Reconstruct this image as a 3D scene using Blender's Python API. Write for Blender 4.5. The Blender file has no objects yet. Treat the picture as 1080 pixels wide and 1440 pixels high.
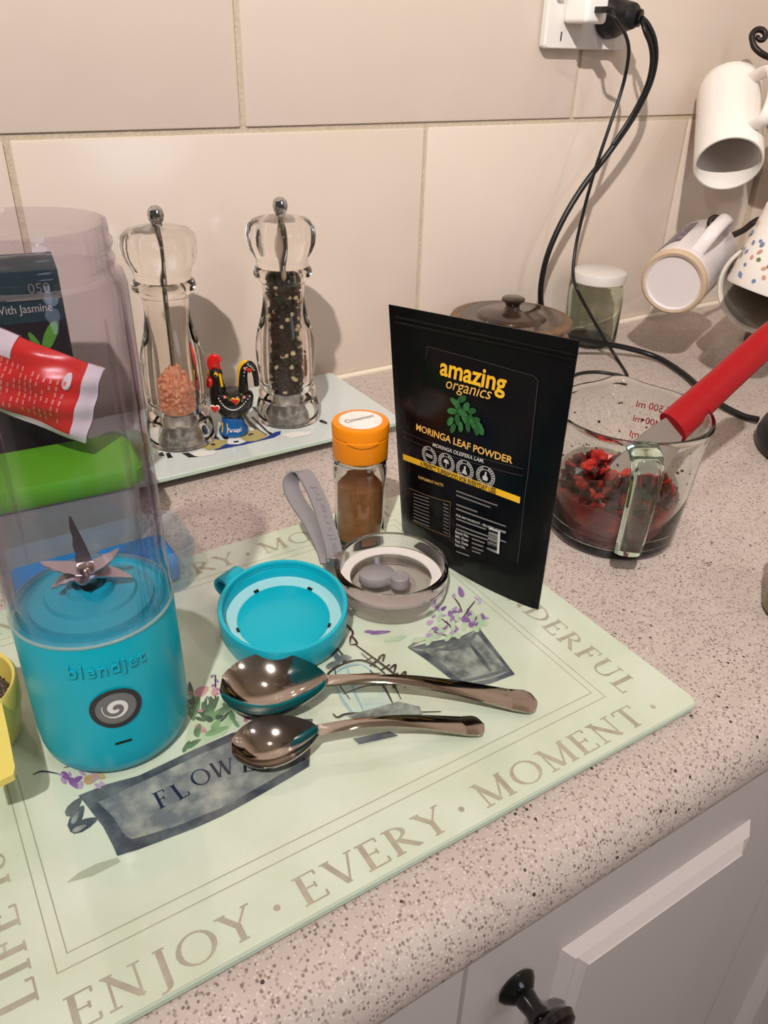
import bpy, bmesh, math, random
from mathutils import Vector, Matrix
random.seed(7)
D = bpy.data
SC = bpy.context.scene
COL = SC.collection
pi = math.pi

# ------------------------------------------------------------------ camera
YAW, PITCH, ROLL, F = 0.574222, -0.538076, 0.029786, 1111.387
CAM = Vector((0.244418, -0.732850, 0.325777))
def _axes():
    f = Vector((math.sin(YAW)*math.cos(PITCH), math.cos(YAW)*math.cos(PITCH), math.sin(PITCH)))
    r = Vector((math.cos(YAW), -math.sin(YAW), 0)); u = r.cross(f)
    c, s = math.cos(ROLL), math.sin(ROLL)
    return r*c + u*s, u*c - r*s, f
RT, UP, FW = _axes()
cd = D.cameras.new('camera'); cam = D.objects.new('camera', cd); COL.objects.link(cam)
cd.sensor_fit = 'VERTICAL'; cd.sensor_height = 36.0; cd.lens = F*36.0/1440.0; cd.clip_start = 0.01
cam.matrix_world = Matrix(((RT.x, UP.x, -FW.x, CAM.x), (RT.y, UP.y, -FW.y, CAM.y), (RT.z, UP.z, -FW.z, CAM.z), (0, 0, 0, 1)))
SC.camera = cam

# ------------------------------------------------------------------ world, lights, exposure
w = D.worlds.new('world'); SC.world = w; w.use_nodes = True
w.node_tree.nodes['Background'].inputs[0].default_value = (1.0, 0.90, 0.82, 1)
w.node_tree.nodes['Background'].inputs[1].default_value = 0.09
def lamp(name, loc, target, watts, size, col=(1, .94, .885), spread=170):
    l = D.lights.new(name, 'AREA'); l.shape = 'DISK'; l.size = size; l.energy = watts; l.color = col; l.spread = math.radians(spread)
    o = D.objects.new(name, l); COL.objects.link(o); o.location = loc
    o.rotation_euler = (Vector(target)-Vector(loc)).to_track_quat('-Z', 'Y').to_euler(); return o
lamp('ceiling_downlight_key_offscreen', (-0.29, -1.23, 1.50), (0.95, 0.0, 0.25), 14.5, 0.05, spread=85)
lamp('ceiling_downlight_counter_offscreen', (0.41, -0.62, 1.50), (0.45, -0.5, 0.0), 1.8, 0.07)
lamp('ceiling_downlight_room_offscreen', (1.03, -1.85, 1.50), (0.9, -0.5, 0.0), 5, 0.07)
lamp('window_daylight_offscreen', (0.9, -3.0, 0.75), (1.0, 0, 0.1), 6, 0.9, (.72, .82, 1.0))
SC.view_settings.view_transform = 'Standard'; SC.view_settings.look = 'None'
SC.view_settings.exposure = 0.0; SC.view_settings.gamma = 1.0; SC.view_settings.use_curve_mapping = False
try:
    SC.cycles.use_denoising = True; SC.cycles.transparent_max_bounces = 40; SC.cycles.max_bounces = 16
    SC.cycles.transmission_bounces = 14; SC.cycles.sample_clamp_indirect = 6
except Exception: pass

# ------------------------------------------------------------------ helpers
def ray(x, y): return FW + RT*((x-540)/F) - UP*((y-720)/F)
def pz(x, y, z=0.0):
    d = ray(x, y); return CAM + d*((z-CAM.z)/d.z)
def py(x, y, Y=0.0):
    d = ray(x, y); return CAM + d*((Y-CAM.y)/d.y)
def pd(x, y, depth): return CAM + ray(x, y)*depth
def lin(c): return tuple((v/255/12.92 if v/255 <= .04045 else ((v/255+.055)/1.055)**2.4) for v in c)
MATS = {}
def mat(name, rgb=(200, 200, 200), rough=.5, metal=0., spec=.5, coat=0., bump=None, noise=None, trans=0., sss=0., emit=None, ior=1.45, alpha=None):
    """principled material; noise=(scale, rgb2, lo, hi) mixes a second colour; bump=(scale, strength)"""
    if name in MATS: return MATS[name]
    m = D.materials.new(name); m.use_nodes = True; nt = m.node_tree; b = nt.nodes['Principled BSDF']
    b.inputs['Base Color'].default_value = lin(rgb)+(1,); b.inputs['Roughness'].default_value = rough
    b.inputs['Metallic'].default_value = metal; b.inputs['Specular IOR Level'].default_value = spec
    b.inputs['Coat Weight'].default_value = coat; b.inputs['Coat Roughness'].default_value = .05
    b.inputs['Transmission Weight'].default_value = trans; b.inputs['IOR'].default_value = ior
    if sss: b.inputs['Subsurface Weight'].default_value = sss; b.inputs['Subsurface Radius'].default_value = (.004, .004, .003)
    if alpha is not None: b.inputs['Alpha'].default_value = alpha
    if noise or bump: tc = nt.nodes.new('ShaderNodeTexCoord')
    if noise:
        n = nt.nodes.new('ShaderNodeTexNoise'); n.inputs['Scale'].default_value = noise[0]; n.inputs['Detail'].default_value = 6
        r = nt.nodes.new('ShaderNodeMapRange'); r.inputs[1].default_value = noise[2]; r.inputs[2].default_value = noise[3]
        mx = nt.nodes.new('ShaderNodeMix'); mx.data_type = 'RGBA'
        mx.inputs[6].default_value = lin(rgb)+(1,); mx.inputs[7].default_value = lin(noise[1])+(1,)
        nt.links.new(tc.outputs['Object'], n.inputs['Vector']); nt.links.new(n.outputs[0], r.inputs[0])
        nt.links.new(r.outputs[0], mx.inputs[0]); nt.links.new(mx.outputs[2], b.inputs['Base Color'])
    if bump:
        n2 = nt.nodes.new('ShaderNodeTexNoise'); n2.inputs['Scale'].default_value = bump[0]; n2.inputs['Detail'].default_value = 3
        bp = nt.nodes.new('ShaderNodeBump'); bp.inputs['Strength'].default_value = bump[1]; bp.inputs['Distance'].default_value = bump[2] if len(bump) > 2 else .002
        nt.links.new(tc.outputs['Object'], n2.inputs['Vector']); nt.links.new(n2.outputs[0], bp.inputs['Height']); nt.links.new(bp.outputs[0], b.inputs['Normal'])
    MATS[name] = m; return m
def clear(name, tint=(255, 255, 255), glass=0., absorb=None, rough=.0, ior=1.45, frost=0., frostcol=(230, 230, 230)):
    """clear material: part straight see-through, part refracting glass; frost adds a milky share"""
    if name in MATS: return MATS[name]
    m = D.materials.new(name); m.use_nodes = True; nt = m.node_tree; nt.nodes.remove(nt.nodes['Principled BSDF'])
    out = nt.nodes['Material Output']
    t = nt.nodes.new('ShaderNodeBsdfTransparent'); t.inputs[0].default_value = lin(tint)+(1,)
    if absorb:   # tint by the length of the path through the wall
        va_ = nt.nodes.new('ShaderNodeVolumeAbsorption'); va_.inputs['Color'].default_value = lin(absorb)+(1,); va_.inputs['Density'].default_value = 40
        nt.links.new(va_.outputs[0], out.inputs['Volume'])
    gl = nt.nodes.new('ShaderNodeBsdfGlossy'); gl.inputs['Roughness'].default_value = .03+rough
    f5 = nt.nodes.new('ShaderNodeLayerWeight'); f5.inputs[0].default_value = .5     # Schlick reflectance of the thin wall
    pw = nt.nodes.new('ShaderNodeMath'); pw.operation = 'POWER'; pw.inputs[1].default_value = 4.5; nt.links.new(f5.outputs['Facing'], pw.inputs[0])
    ma = nt.nodes.new('ShaderNodeMath'); ma.operation = 'MULTIPLY_ADD'; ma.inputs[1].default_value = .75; ma.inputs[2].default_value = .045; nt.links.new(pw.outputs[0], ma.inputs[0])
    mx = nt.nodes.new('ShaderNodeMixShader')
    nt.links.new(ma.outputs[0], mx.inputs[0]); nt.links.new(t.outputs[0], mx.inputs[1]); nt.links.new(gl.outputs[0], mx.inputs[2])
    last = mx
    if glass > 0:
        g = nt.nodes.new('ShaderNodeBsdfGlass'); g.inputs[0].default_value = lin(tint)+(1,); g.inputs['Roughness'].default_value = rough; g.inputs['IOR'].default_value = ior
        m2 = nt.nodes.new('ShaderNodeMixShader'); m2.inputs[0].default_value = glass
        nt.links.new(last.outputs[0], m2.inputs[1]); nt.links.new(g.outputs[0], m2.inputs[2]); last = m2
    if frost > 0:
        df = nt.nodes.new('ShaderNodeBsdfDiffuse'); df.inputs[0].default_value = lin(frostcol)+(1,)
        m3 = nt.nodes.new('ShaderNodeMixShader'); m3.inputs[0].default_value = frost
        nt.links.new(last.outputs[0], m3.inputs[1]); nt.links.new(df.outputs[0], m3.inputs[2]); last = m3
    nt.links.new(last.outputs[0], out.inputs['Surface']); MATS[name] = m; return m

WL = {}
def thing(name, label, cat, loc, group=None, kind=None):
    o = D.objects.new(name, None); COL.objects.link(o); o.empty_display_size = .02; o.location = loc; WL[o] = Vector(loc)
    tag(o, label, cat, group, kind); return o
def tag(o, label, cat=None, group=None, kind=None):
    o['label'] = label
    if cat: o['category'] = cat
    if group: o['group'] = group
    if kind: o['kind'] = kind
    return o
def mk(name, verts, faces, m, parent=None, smooth=True, angle=35):
    off = WL.get(parent, Vector((0, 0, 0))) if parent else Vector((0, 0, 0))
    me = D.meshes.new(name); me.from_pydata([tuple(Vector(v)-off) for v in verts], [], faces); me.update()
    bm = bmesh.new(); bm.from_mesh(me); bmesh.ops.recalc_face_normals(bm, faces=bm.faces); bm.to_mesh(me); bm.free()
    if smooth:
        me.polygons.foreach_set('use_smooth', [True]*len(me.polygons)); me.set_sharp_from_angle(angle=math.radians(angle))
    me.materials.append(m if not isinstance(m, str) else MATS[m])
    o = D.objects.new(name, me); COL.objects.link(o)
    if parent: o.parent = parent
    WL[o] = off.copy(); return o
def structure(o, label=None):
    o['kind'] = 'structure'
    if label: o['label'] = label
    return o
I3 = Matrix.Identity(3)
def frame(axis, xdir=None):
    z = Vector(axis).normalized(); x = Vector(xdir) if xdir is not None else (Vector((1, 0, 0)) if abs(z.x) < .9 else Vector((0, 1, 0)))
    x = (x - z*x.dot(z)).normalized(); y = z.cross(x); return Matrix((x, y, z)).transposed()
def lathe_data(prof, c=(0, 0, 0), rot=I3, seg=48, closed=False, mod=None):
    c = Vector(c); V = []; Fc = []
    rings = []
    for r, z in prof:
        if r < 1e-6: rings.append([len(V)]); V.append(c+rot@Vector((0, 0, z)))
        else:
            idx = []
            for i in range(seg):
                a = 2*pi*i/seg; rr = r*(mod(a, z) if mod else 1)
                idx.append(len(V)); V.append(c+rot@Vector((rr*math.cos(a), rr*math.sin(a), z)))
            rings.append(idx)
    pairs = list(zip(rings[:-1], rings[1:]))
    if closed: pairs.append((rings[-1], rings[0]))
    for A, B in pairs:
        for i in range(seg):
            j = (i+1) % seg
            if len(A) == 1 and len(B) == 1: continue
            if len(A) == 1: Fc.append((A[0], B[j], B[i]))
            elif len(B) == 1: Fc.append((A[i], A[j], B[0]))
            else: Fc.append((A[i], A[j], B[j], B[i]))
    return V, Fc
def lathe(name, prof, m, parent=None, c=(0, 0, 0), rot=I3, seg=48, closed=False, mod=None, angle=35):
    V, Fc = lathe_data(prof, c, rot, seg, closed, mod); return mk(name, V, Fc, m, parent, angle=angle)
def catmull(pts, n=8):
    P = [Vector(p) for p in pts]; P = [P[0]*2-P[1]]+P+[P[-1]*2-P[-2]]; out = []
    for i in range(1, len(P)-2):
        for k in range(n):
            t = k/n; a, b, c_, d = P[i-1], P[i], P[i+1], P[i+2]
            out.append(.5*((2*b)+(c_-a)*t+(2*a-5*b+4*c_-d)*t*t+(3*b-a-3*c_+d)*t**3))
    out.append(P[-2]); return out
def tube_data(pts, rad, seg=10, flat=1.0, up=None):
    P = [Vector(p) for p in pts]; n = len(P); V = []; Fc = []
    t0 = (P[1]-P[0]).normalized()
    ref = Vector(up) if up is not None else (Vector((0, 0, 1)) if abs(t0.z) < .9 else Vector((1, 0, 0)))
    nx = (ref - t0*ref.dot(t0)).normalized()
    for i in range(n):
        t = (P[min(i+1, n-1)]-P[max(i-1, 0)]).normalized()
        nx = (nx - t*nx.dot(t)).normalized(); ny = t.cross(nx)
        r = rad[i] if isinstance(rad, (list, tuple)) else rad
        for k in range(seg):
            a = 2*pi*k/seg; V.append(P[i]+nx*(r*math.cos(a)*flat)+ny*(r*math.sin(a)))
    for i in range(n-1):
        for k in range(seg):
            j = (k+1) % seg; Fc.append((i*seg+k, i*seg+j, (i+1)*seg+j, (i+1)*seg+k))
    Fc.append(tuple(range(seg))[::-1]); Fc.append(tuple((n-1)*seg+k for k in range(seg))); return V, Fc
def tube(name, pts, rad, m, parent=None, seg=10, flat=1.0, up=None):
    V, Fc = tube_data(pts, rad, seg, flat, up); return mk(name, V, Fc, m, parent, angle=60)
def box_data(size, c, rot=I3, bev=.002, seg=2):
    bm = bmesh.new(); bmesh.ops.create_cube(bm, size=1)
    for v in bm.verts: v.co = Vector((v.co.x*size[0], v.co.y*size[1], v.co.z*size[2]))
    if bev > 0: bmesh.ops.bevel(bm, geom=list(bm.edges), offset=bev, segments=seg, profile=.6, affect='EDGES')
    bm.verts.ensure_lookup_table(); V = [Vector(c)+rot@v.co for v in bm.verts]; Fc = [tuple(v.index for v in f.verts) for f in bm.faces]; bm.free(); return V, Fc
def box(name, size, c, m, parent=None, rot=I3, bev=.002, seg=2):
    V, Fc = box_data(size, c, rot, bev, seg); return mk(name, V, Fc, m, parent)
def rrect(sx, sy, r, n=6, c=(0, 0)):
    pts = []
    for k, (ax, ay) in enumerate(((1, 1), (-1, 1), (-1, -1), (1, -1))):
        for i in range(n+1):
            a = pi/2*k+pi/2*i/n; pts.append((c[0]+ax*(sx/2-r)+r*math.cos(a), c[1]+ay*(sy/2-r)+r*math.sin(a)))
    return pts
def slab_data(poly, z0, z1, bev=0., c=(0, 0, 0), rot=I3):
    """prism of a 2-D outline; bev insets the top and bottom rims"""
    n = len(poly); cx = sum(p[0] for p in poly)/n; cy = sum(p[1] for p in poly)/n; V = []; c = Vector(c)
    def ring(z, ins):
        for x, y in poly:
            dx, dy = x-cx, y-cy; L = math.hypot(dx, dy) or 1; V.append(c+rot@Vector((x-dx/L*ins, y-dy/L*ins, z)))
    lv = [(z0, bev), (z0+bev, 0), (z1-bev, 0), (z1, bev)] if bev > 0 else [(z0, 0), (z1, 0)]
    for z, i in lv: ring(z, i)
    Fc = [tuple(range(n))[::-1], tuple((len(lv)-1)*n+i for i in range(n))]
    for l in range(len(lv)-1):
        for i in range(n):
            j = (i+1) % n; Fc.append((l*n+i, l*n+j, (l+1)*n+j, (l+1)*n+i))
    return V, Fc
def slab(name, poly, z0, z1, m, parent=None, bev=0., c=(0, 0, 0), rot=I3, angle=35):
    V, Fc = slab_data(poly, z0, z1, bev, c, rot); return mk(name, V, Fc, m, parent, angle=angle)
def merge(*ds):
    V = []; Fc = []
    for v, f in ds:
        o = len(V); V += list(v); Fc += [tuple(i+o for i in q) for q in f]
    return V, Fc
_tc = {}
def text_data(s, bold=0., extrude=0., shear=0., spacing=1.):
    """outline text at size 1, left at x=0; returns verts, faces, width"""
    k = (s, bold, extrude, shear, spacing)
    if k in _tc: return _tc[k]
    cu = D.curves.new('lettering_curve', 'FONT'); cu.body = s; cu.size = 1; cu.offset = bold; cu.extrude = extrude; cu.shear = shear; cu.space_character = spacing; cu.resolution_u = 3
    o = D.objects.new('lettering_curve', cu); COL.objects.link(o); bpy.context.view_layer.update()
    me = D.meshes.new_from_object(o.evaluated_get(bpy.context.evaluated_depsgraph_get()))
    V = [v.co.copy() for v in me.vertices]; Fc = [tuple(p.vertices) for p in me.polygons]
    D.objects.remove(o); D.curves.remove(cu); D.meshes.remove(me)
    if not V: V = [Vector((0, 0, 0))]; Fc = []
    x0 = min(v.x for v in V); V = [Vector((v.x-x0, v.y, v.z)) for v in V]; wd = max(v.x for v in V)
    _tc[k] = (V, Fc, wd); return _tc[k]
# --- a stroke alphabet with thick and thin strokes and serifs (flat print)
def _ln(x0, y0, x1, y1, wd): return ('l', x0, y0, x1, y1, wd)
def _ar(cx, cy, rx, ry, a0, a1, w0, w1): return ('a', cx, cy, rx, ry, a0, a1, w0, w1)
T, H = .15, .06
def _sf(x, y, s=.13): return _ln(x-s, y, x+s, y, H)
GLY = {
 'E': (.62, [_ln(.14, 0, .14, 1, T), _ln(.0, .98, .55, .98, H), _ln(.14, .52, .44, .52, H), _ln(0, .02, .6, .02, H), _ln(.54, .98, .54, .82, H), _ln(.44, .62, .44, .42, H), _ln(.59, .02, .59, .2, H)]),
 'N': (.84, [_ln(.14, 0, .14, 1, H), _ln(.7, 0, .7, 1, H), _ln(.1, .98, .7, .04, T), _sf(.12, .98), _sf(.14, .02), _sf(.7, .98)]),
 'J': (.45, [_ln(.28, -.1, .28, 1, T), _sf(.28, .98), _ar(.12, -.08, .16, .16, -110, 0, H, T)]),
 'O': (.9, [_ar(.45, .5, .39, .48, 0, 360, H, T)]),
 'Y': (.8, [_ln(.1, .98, .4, .48, T), _ln(.7, .98, .4, .48, H), _ln(.4, 0, .4, .5, T), _sf(.1, .98), _sf(.7, .98, .1), _sf(.4, .02)]),
 'V': (.8, [_ln(.1, .98, .42, .02, T), _ln(.72, .98, .42, .02, H), _sf(.1, .98), _sf(.72, .98, .1)]),
 'R': (.76, [_ln(.16, 0, .16, 1, T), _ar(.16, .74, .36, .24, -90, 90, H, T), _ln(.3, .5, .7, .02, T), _sf(.14, .98), _sf(.16, .02), _sf(.7, .02, .08)]),
 'M': (1.0, [_ln(.14, 0, .14, 1, H), _ln(.12, .98, .48, .04, T), _ln(.84, .98, .48, .04, H), _ln(.84, 0, .84, 1, T), _sf(.14, .02), _sf(.84, .02), _sf(.1, .98, .1), _sf(.86, .98, .1)]),
 'T': (.74, [_ln(.36, 0, .36, 1, T), _ln(.03, .98, .69, .98, H), _ln(.04, .98, .04, .8, H), _ln(.68, .98, .68, .8, H), _sf(.36, .02)]),
 'L': (.62, [_ln(.16, 0, .16, 1, T), _sf(.16, .98), _ln(.02, .02, .58, .02, H), _ln(.57, .02, .57, .22, H)]),
 'I': (.36, [_ln(.18, 0, .18, 1, T), _sf(.18, .98), _sf(.18, .02)]),
 'F': (.58, [_ln(.16, 0, .16, 1, T), _ln(.02, .98, .54, .98, H), _ln(.16, .52, .42, .52, H), _ln(.53, .98, .53, .8, H), _ln(.42, .62, .42, .42, H), _sf(.16, .02)]),
 'S': (.6, [_ar(.3, .74, .2, .23, 20, 250, H, T), _ar(.3, .26, .22, .24, -160, 80, H, T)]),
 'W': (1.1, [_ln(.08, .98, .34, .02, T), _ln(.56, .98, .34, .02, H), _ln(.52, .98, .8, .02, T), _ln(1.02, .98, .8, .02, H), _sf(.08, .98, .1), _sf(.54, .98, .1), _sf(1.02, .98, .08)]),
 'D': (.86, [_ln(.16, 0, .16, 1, T), _ar(.16, .5, .6, .48, -90, 90, H, T), _sf(.1, .98, .1), _sf(.1, .02, .1)]),
 'U': (.82, [_ln(.16, .3, .16, 1, T), _ln(.68, .3, .68, 1, H), _ar(.42, .32, .26, .3, 180, 360, H, T*.8), _sf(.16, .98), _sf(.68, .98)]),
 '.': (.42, [('d', .21, .42, .11)]), ' ': (.34, []),
}
def glyph(ch):
    wd, ops = GLY[ch]; V = []; Fc = []; K = []
    for o in ops:
        if o[0] == 'l':
            _, x0, y0, x1, y1, t = o; dx, dy = x1-x0, y1-y0; L = math.hypot(dx, dy); nx, ny = -dy/L*t/2, dx/L*t/2
            if abs(dy) > abs(dx): nx, ny = t/2*(1 if abs(dx) < 1e-6 else 1/ max(.3, abs(dy)/L)), 0
            b = len(V); V += [(x0+nx, y0+ny), (x1+nx, y1+ny), (x1-nx, y1-ny), (x0-nx, y0-ny)]; Fc.append((b, b+1, b+2, b+3))
        elif o[0] == 'a':
            _, cx, cy, rx, ry, a0, a1, w0, w1 = o; n = 18; b = len(V)
            for i in range(n+1):
                a = math.radians(a0+(a1-a0)*i/n); t = w0+(w1-w0)*abs(math.cos(a))**1.3
                for s in (1, -1): V.append((cx+(rx+s*t/2*.9)*math.cos(a), cy+(ry+s*min(t, .07)/2)*math.sin(a)))
            for i in range(n): Fc.append((b+2*i, b+2*i+1, b+2*i+3, b+2*i+2))
        else:
            _, cx, cy, r = o; b = len(V); V += [(cx+r*math.cos(k*pi/6), cy+r*math.sin(k*pi/6)) for k in range(12)]; Fc.append(tuple(range(b, b+12)))
        K += [ops.index(o)]*(len(V)-len(K))
    return [(x, y, k) for (x, y), k in zip(V, K)], Fc, wd
def serif_line(s, gap=.12):
    V = []; Fc = []; x = 0
    for ch in s:
        v, f, wd = glyph(ch); b = len(V); V += [(px_+x, py_, k_) for px_, py_, k_ in v]; Fc += [tuple(i+b for i in q) for q in f]; x += wd+gap
    return V, Fc, x-gap

# ------------------------------------------------------------------ materials
m_tile = mat('glazed_cream_tile', (222, 207, 193), .16, bump=(7, .25, .006), noise=(3, (214, 198, 184), .3, .8))
m_grout = mat('sandy_grout', (206, 192, 172), .9, bump=(900, .6, .001), noise=(400, (188, 172, 150), .3, .7))
m_paint = mat('white_ceiling_paint', (235, 228, 220), .8)
m_floor = mat('grey_floor_tile', (150, 140, 132), .5, noise=(4, (130, 120, 112), .3, .7))
m_cab = mat('white_satin_cabinet_paint', (205, 194, 190), .3)
m_slot = mat('dark_socket_slot', (50, 46, 48), .8)
m_blackgloss = mat('black_gloss', (14, 12, 13), .14, coat=.4)
m_steel = mat('polished_steel', (172, 163, 155), .10, 1.0)
m_chrome = mat('chrome', (190, 190, 190), .06, 1.0)
m_iron = mat('dark_brown_iron', (52, 44, 42), .45, .6)
m_black = mat('black_rubber', (18, 17, 18), .38)
m_wpl = mat('white_plastic', (232, 226, 220), .28)
m_cyan = mat('turquoise_plastic', (4, 166, 186), .32)
m_cyan2 = m_cyan
m_grey = mat('warm_grey_silicone', (142, 136, 138), .5)
m_boardglass = mat('printed_pale_green_glass', (205, 214, 196), .07, coat=.6, noise=(22, (192, 201, 177), .35, .75))
m_edgeglass = mat('green_glass_edge', (186, 204, 186), .1)
m_rule = mat('print_rule_line', (162, 160, 140), .1); m_letter = mat('print_taupe_lettering', (160, 153, 136), .1, noise=(90, (182, 178, 158), .4, .8))
m_orange = mat('orange_plastic_cap', (240, 138, 8), .35)
m_cinn = mat('cinnamon_powder', (178, 114, 60), .95, bump=(300, .5, .002), noise=(60, (156, 94, 44), .3, .7))
m_glass = clear('clear_glass', (252, 254, 252), 1.)
m_thick = clear('thick_pressed_glass', (244, 252, 248), 1.)
m_jug = clear('clear_jug_glass', (252, 254, 253), 1.)
m_acr = clear('clear_acrylic', (254, 252, 250), 1., ior=1.40)
m_jar = clear('lavender_tinted_plastic', (252, 250, 253), absorb=(160, 146, 174))
m_lidthin = clear('thin_lid_plastic', (248, 243, 245))
m_lidclear = clear('clear_lid_plastic', (253, 250, 251), 1., ior=1.36)
m_frost = clear('milky_plastic', (235, 240, 235), 0., frost=.35, frostcol=(205, 212, 205))
m_white_cer = mat('white_glazed_ceramic', (240, 232, 224), .1, coat=.3)

def granite():
    m = D.materials.new('speckled_quartz'); m.use_nodes = True; nt = m.node_tree; b = nt.nodes['Principled BSDF']; b.inputs['Roughness'].default_value = .38
    tc = nt.nodes.new('ShaderNodeTexCoord'); last = None
    mp = nt.nodes.new('ShaderNodeMapping'); nt.links.new(tc.outputs['Object'], mp.inputs[0]); mp.inputs['Scale'].default_value = (1, 1, 1)
    nz = nt.nodes.new('ShaderNodeTexNoise'); nz.inputs['Scale'].default_value = 35; nz.inputs['Detail'].default_value = 3; nt.links.new(mp.outputs[0], nz.inputs['Vector'])
    base = nt.nodes.new('ShaderNodeMix'); base.data_type = 'RGBA'; base.inputs[6].default_value = lin((196, 182, 174))+(1,); base.inputs[7].default_value = lin((180, 165, 157))+(1,)
    nt.links.new(nz.outputs[0], base.inputs[0]); last = base.outputs[2]
    for sc, col, thr, rad in ((560, (158, 140, 131), .5, .40), (480, (128, 110, 103), .72, .38), (620, (203, 191, 183), .7, .4), (300, (66, 54, 50), .982, .30)):
        vo = nt.nodes.new('ShaderNodeTexVoronoi'); vo.inputs['Scale'].default_value = sc; nt.links.new(mp.outputs[0], vo.inputs['Vector'])
        sp = nt.nodes.new('ShaderNodeSeparateColor'); nt.links.new(vo.outputs['Color'], sp.inputs[0])
        g1 = nt.nodes.new('ShaderNodeMath'); g1.operation = 'GREATER_THAN'; g1.inputs[1].default_value = thr; nt.links.new(sp.outputs[0], g1.inputs[0])
        g2 = nt.nodes.new('ShaderNodeMath'); g2.operation = 'LESS_THAN'; g2.inputs[1].default_value = rad; nt.links.new(vo.outputs['Distance'], g2.inputs[0])
        mu = nt.nodes.new('ShaderNodeMath'); mu.operation = 'MULTIPLY'; nt.links.new(g1.outputs[0], mu.inputs[0]); nt.links.new(g2.outputs[0], mu.inputs[1])
        mx = nt.nodes.new('ShaderNodeMix'); mx.data_type = 'RGBA'; mx.inputs[7].default_value = lin(col)+(1,)
        nt.links.new(mu.outputs[0], mx.inputs[0]); nt.links.new(last, mx.inputs[6]); last = mx.outputs[2]
    nt.links.new(last, b.inputs['Base Color']); return m
m_stone = granite()

# ------------------------------------------------------------------ the room
X0, X1, TW, TH, TX = -1.6, 1.321, .4, .253, .35556
wb = structure(box('wall_back', (X1-X0+.1, .1, 2.6), ((X0+X1)/2+.05, .0508, .2), m_grout, bev=0), 'tiled back wall of the kitchen')
wr = structure(box('wall_right', (.1, 3.4, 2.6), (X1+.0508, -1.7+.1, .2), m_grout, bev=0), 'tiled right hand wall of the kitchen')
structure(box('floor', (3.6, 3.6, .05), (-.2, -1.6, -.925), m_floor, bev=0), 'kitchen floor')
structure(box('ceiling', (3.6, 3.6, .05), (-.2, -1.6, 1.53), m_paint, bev=0), 'white kitchen ceiling')
tv, tf = box_data((TW-.005, .008, TH-.005), (0, 0, 0), bev=.0022, seg=2)
tile0 = mk('tile', tv, tf, m_tile, wb); COL.objects.unlink(tile0)
for row in range(4):
    zc = row*TH+TH/2+.0
    for k in range(-5, 4):
        x = TX+(k+.5)*TW+(0 if row % 2 == 0 else TW/2)
        if x-TW/2 > X1-.01 or x+TW/2 < X0: continue
        xa, xb = x-TW/2, min(x+TW/2, X1)
        if xb < x+TW/2-.001:
            box('tile', (xb-xa-.005, .008, TH-.005), ((xa+xb)/2, 0.0026, zc), m_tile, wb, bev=.0022)
        else:
            t = tile0.copy(); COL.objects.link(t); t.parent = wb; t.location = (x, 0.0026, zc)
rv, rf = box_data((.008, TW-.005, TH-.005), (0, 0, 0), bev=.0022, seg=2)
tile1 = mk('tile', rv, rf, m_tile, wr); COL.objects.unlink(tile1)
for row in range(4):
    for k in range(4):
        t = tile1.copy(); COL.objects.link(t); t.parent = wr; t.location = (X1+.0026, -.006-TW/2-k*TW-(0 if row % 2 else -TW*.38), row*TH+TH/2)
        if not row % 2 and k == 0: D.objects.remove(t); box('tile', (.008, TW*.62-.005, TH-.005), (X1+.0026, -.006-TW*.31, row*TH+TH/2), m_tile, wr, bev=.0022)
# silicone joint between counter and tiles
structure(tube('trim_1', [(X0, -.004, .001), (X1, -.004, .001)], .0035, mat('cream_sealant', (226, 214, 194), .5), seg=8), 'cream sealant bead where tiles meet the counter')
# countertop with rounded nose
nose = [(0, 0), (0, -.04), (-.560, -.04)]
for i in range(9):
    a = -pi/2-pi/2*i/8; nose.append((-.576+.012*math.cos(a), -.028+.012*math.sin(a)))
for i in range(11):
    a = pi-pi/2*i/10; nose.append((-.560+.028*math.cos(a), -.027+.027*math.sin(a)))
V = [(X0, y, z) for y, z in nose]+[(X1, y, z) for y, z in nose]; n = len(nose)
Fc = [tuple(range(n)), tuple(range(2*n-1, n-1, -1))]+[(i, (i+1) % n, n+(i+1) % n, n+i) for i in range(n)]
ct = tag(mk('countertop', V, Fc, m_stone), 'speckled beige quartz worktop with rounded front edge', 'worktop')
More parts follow.
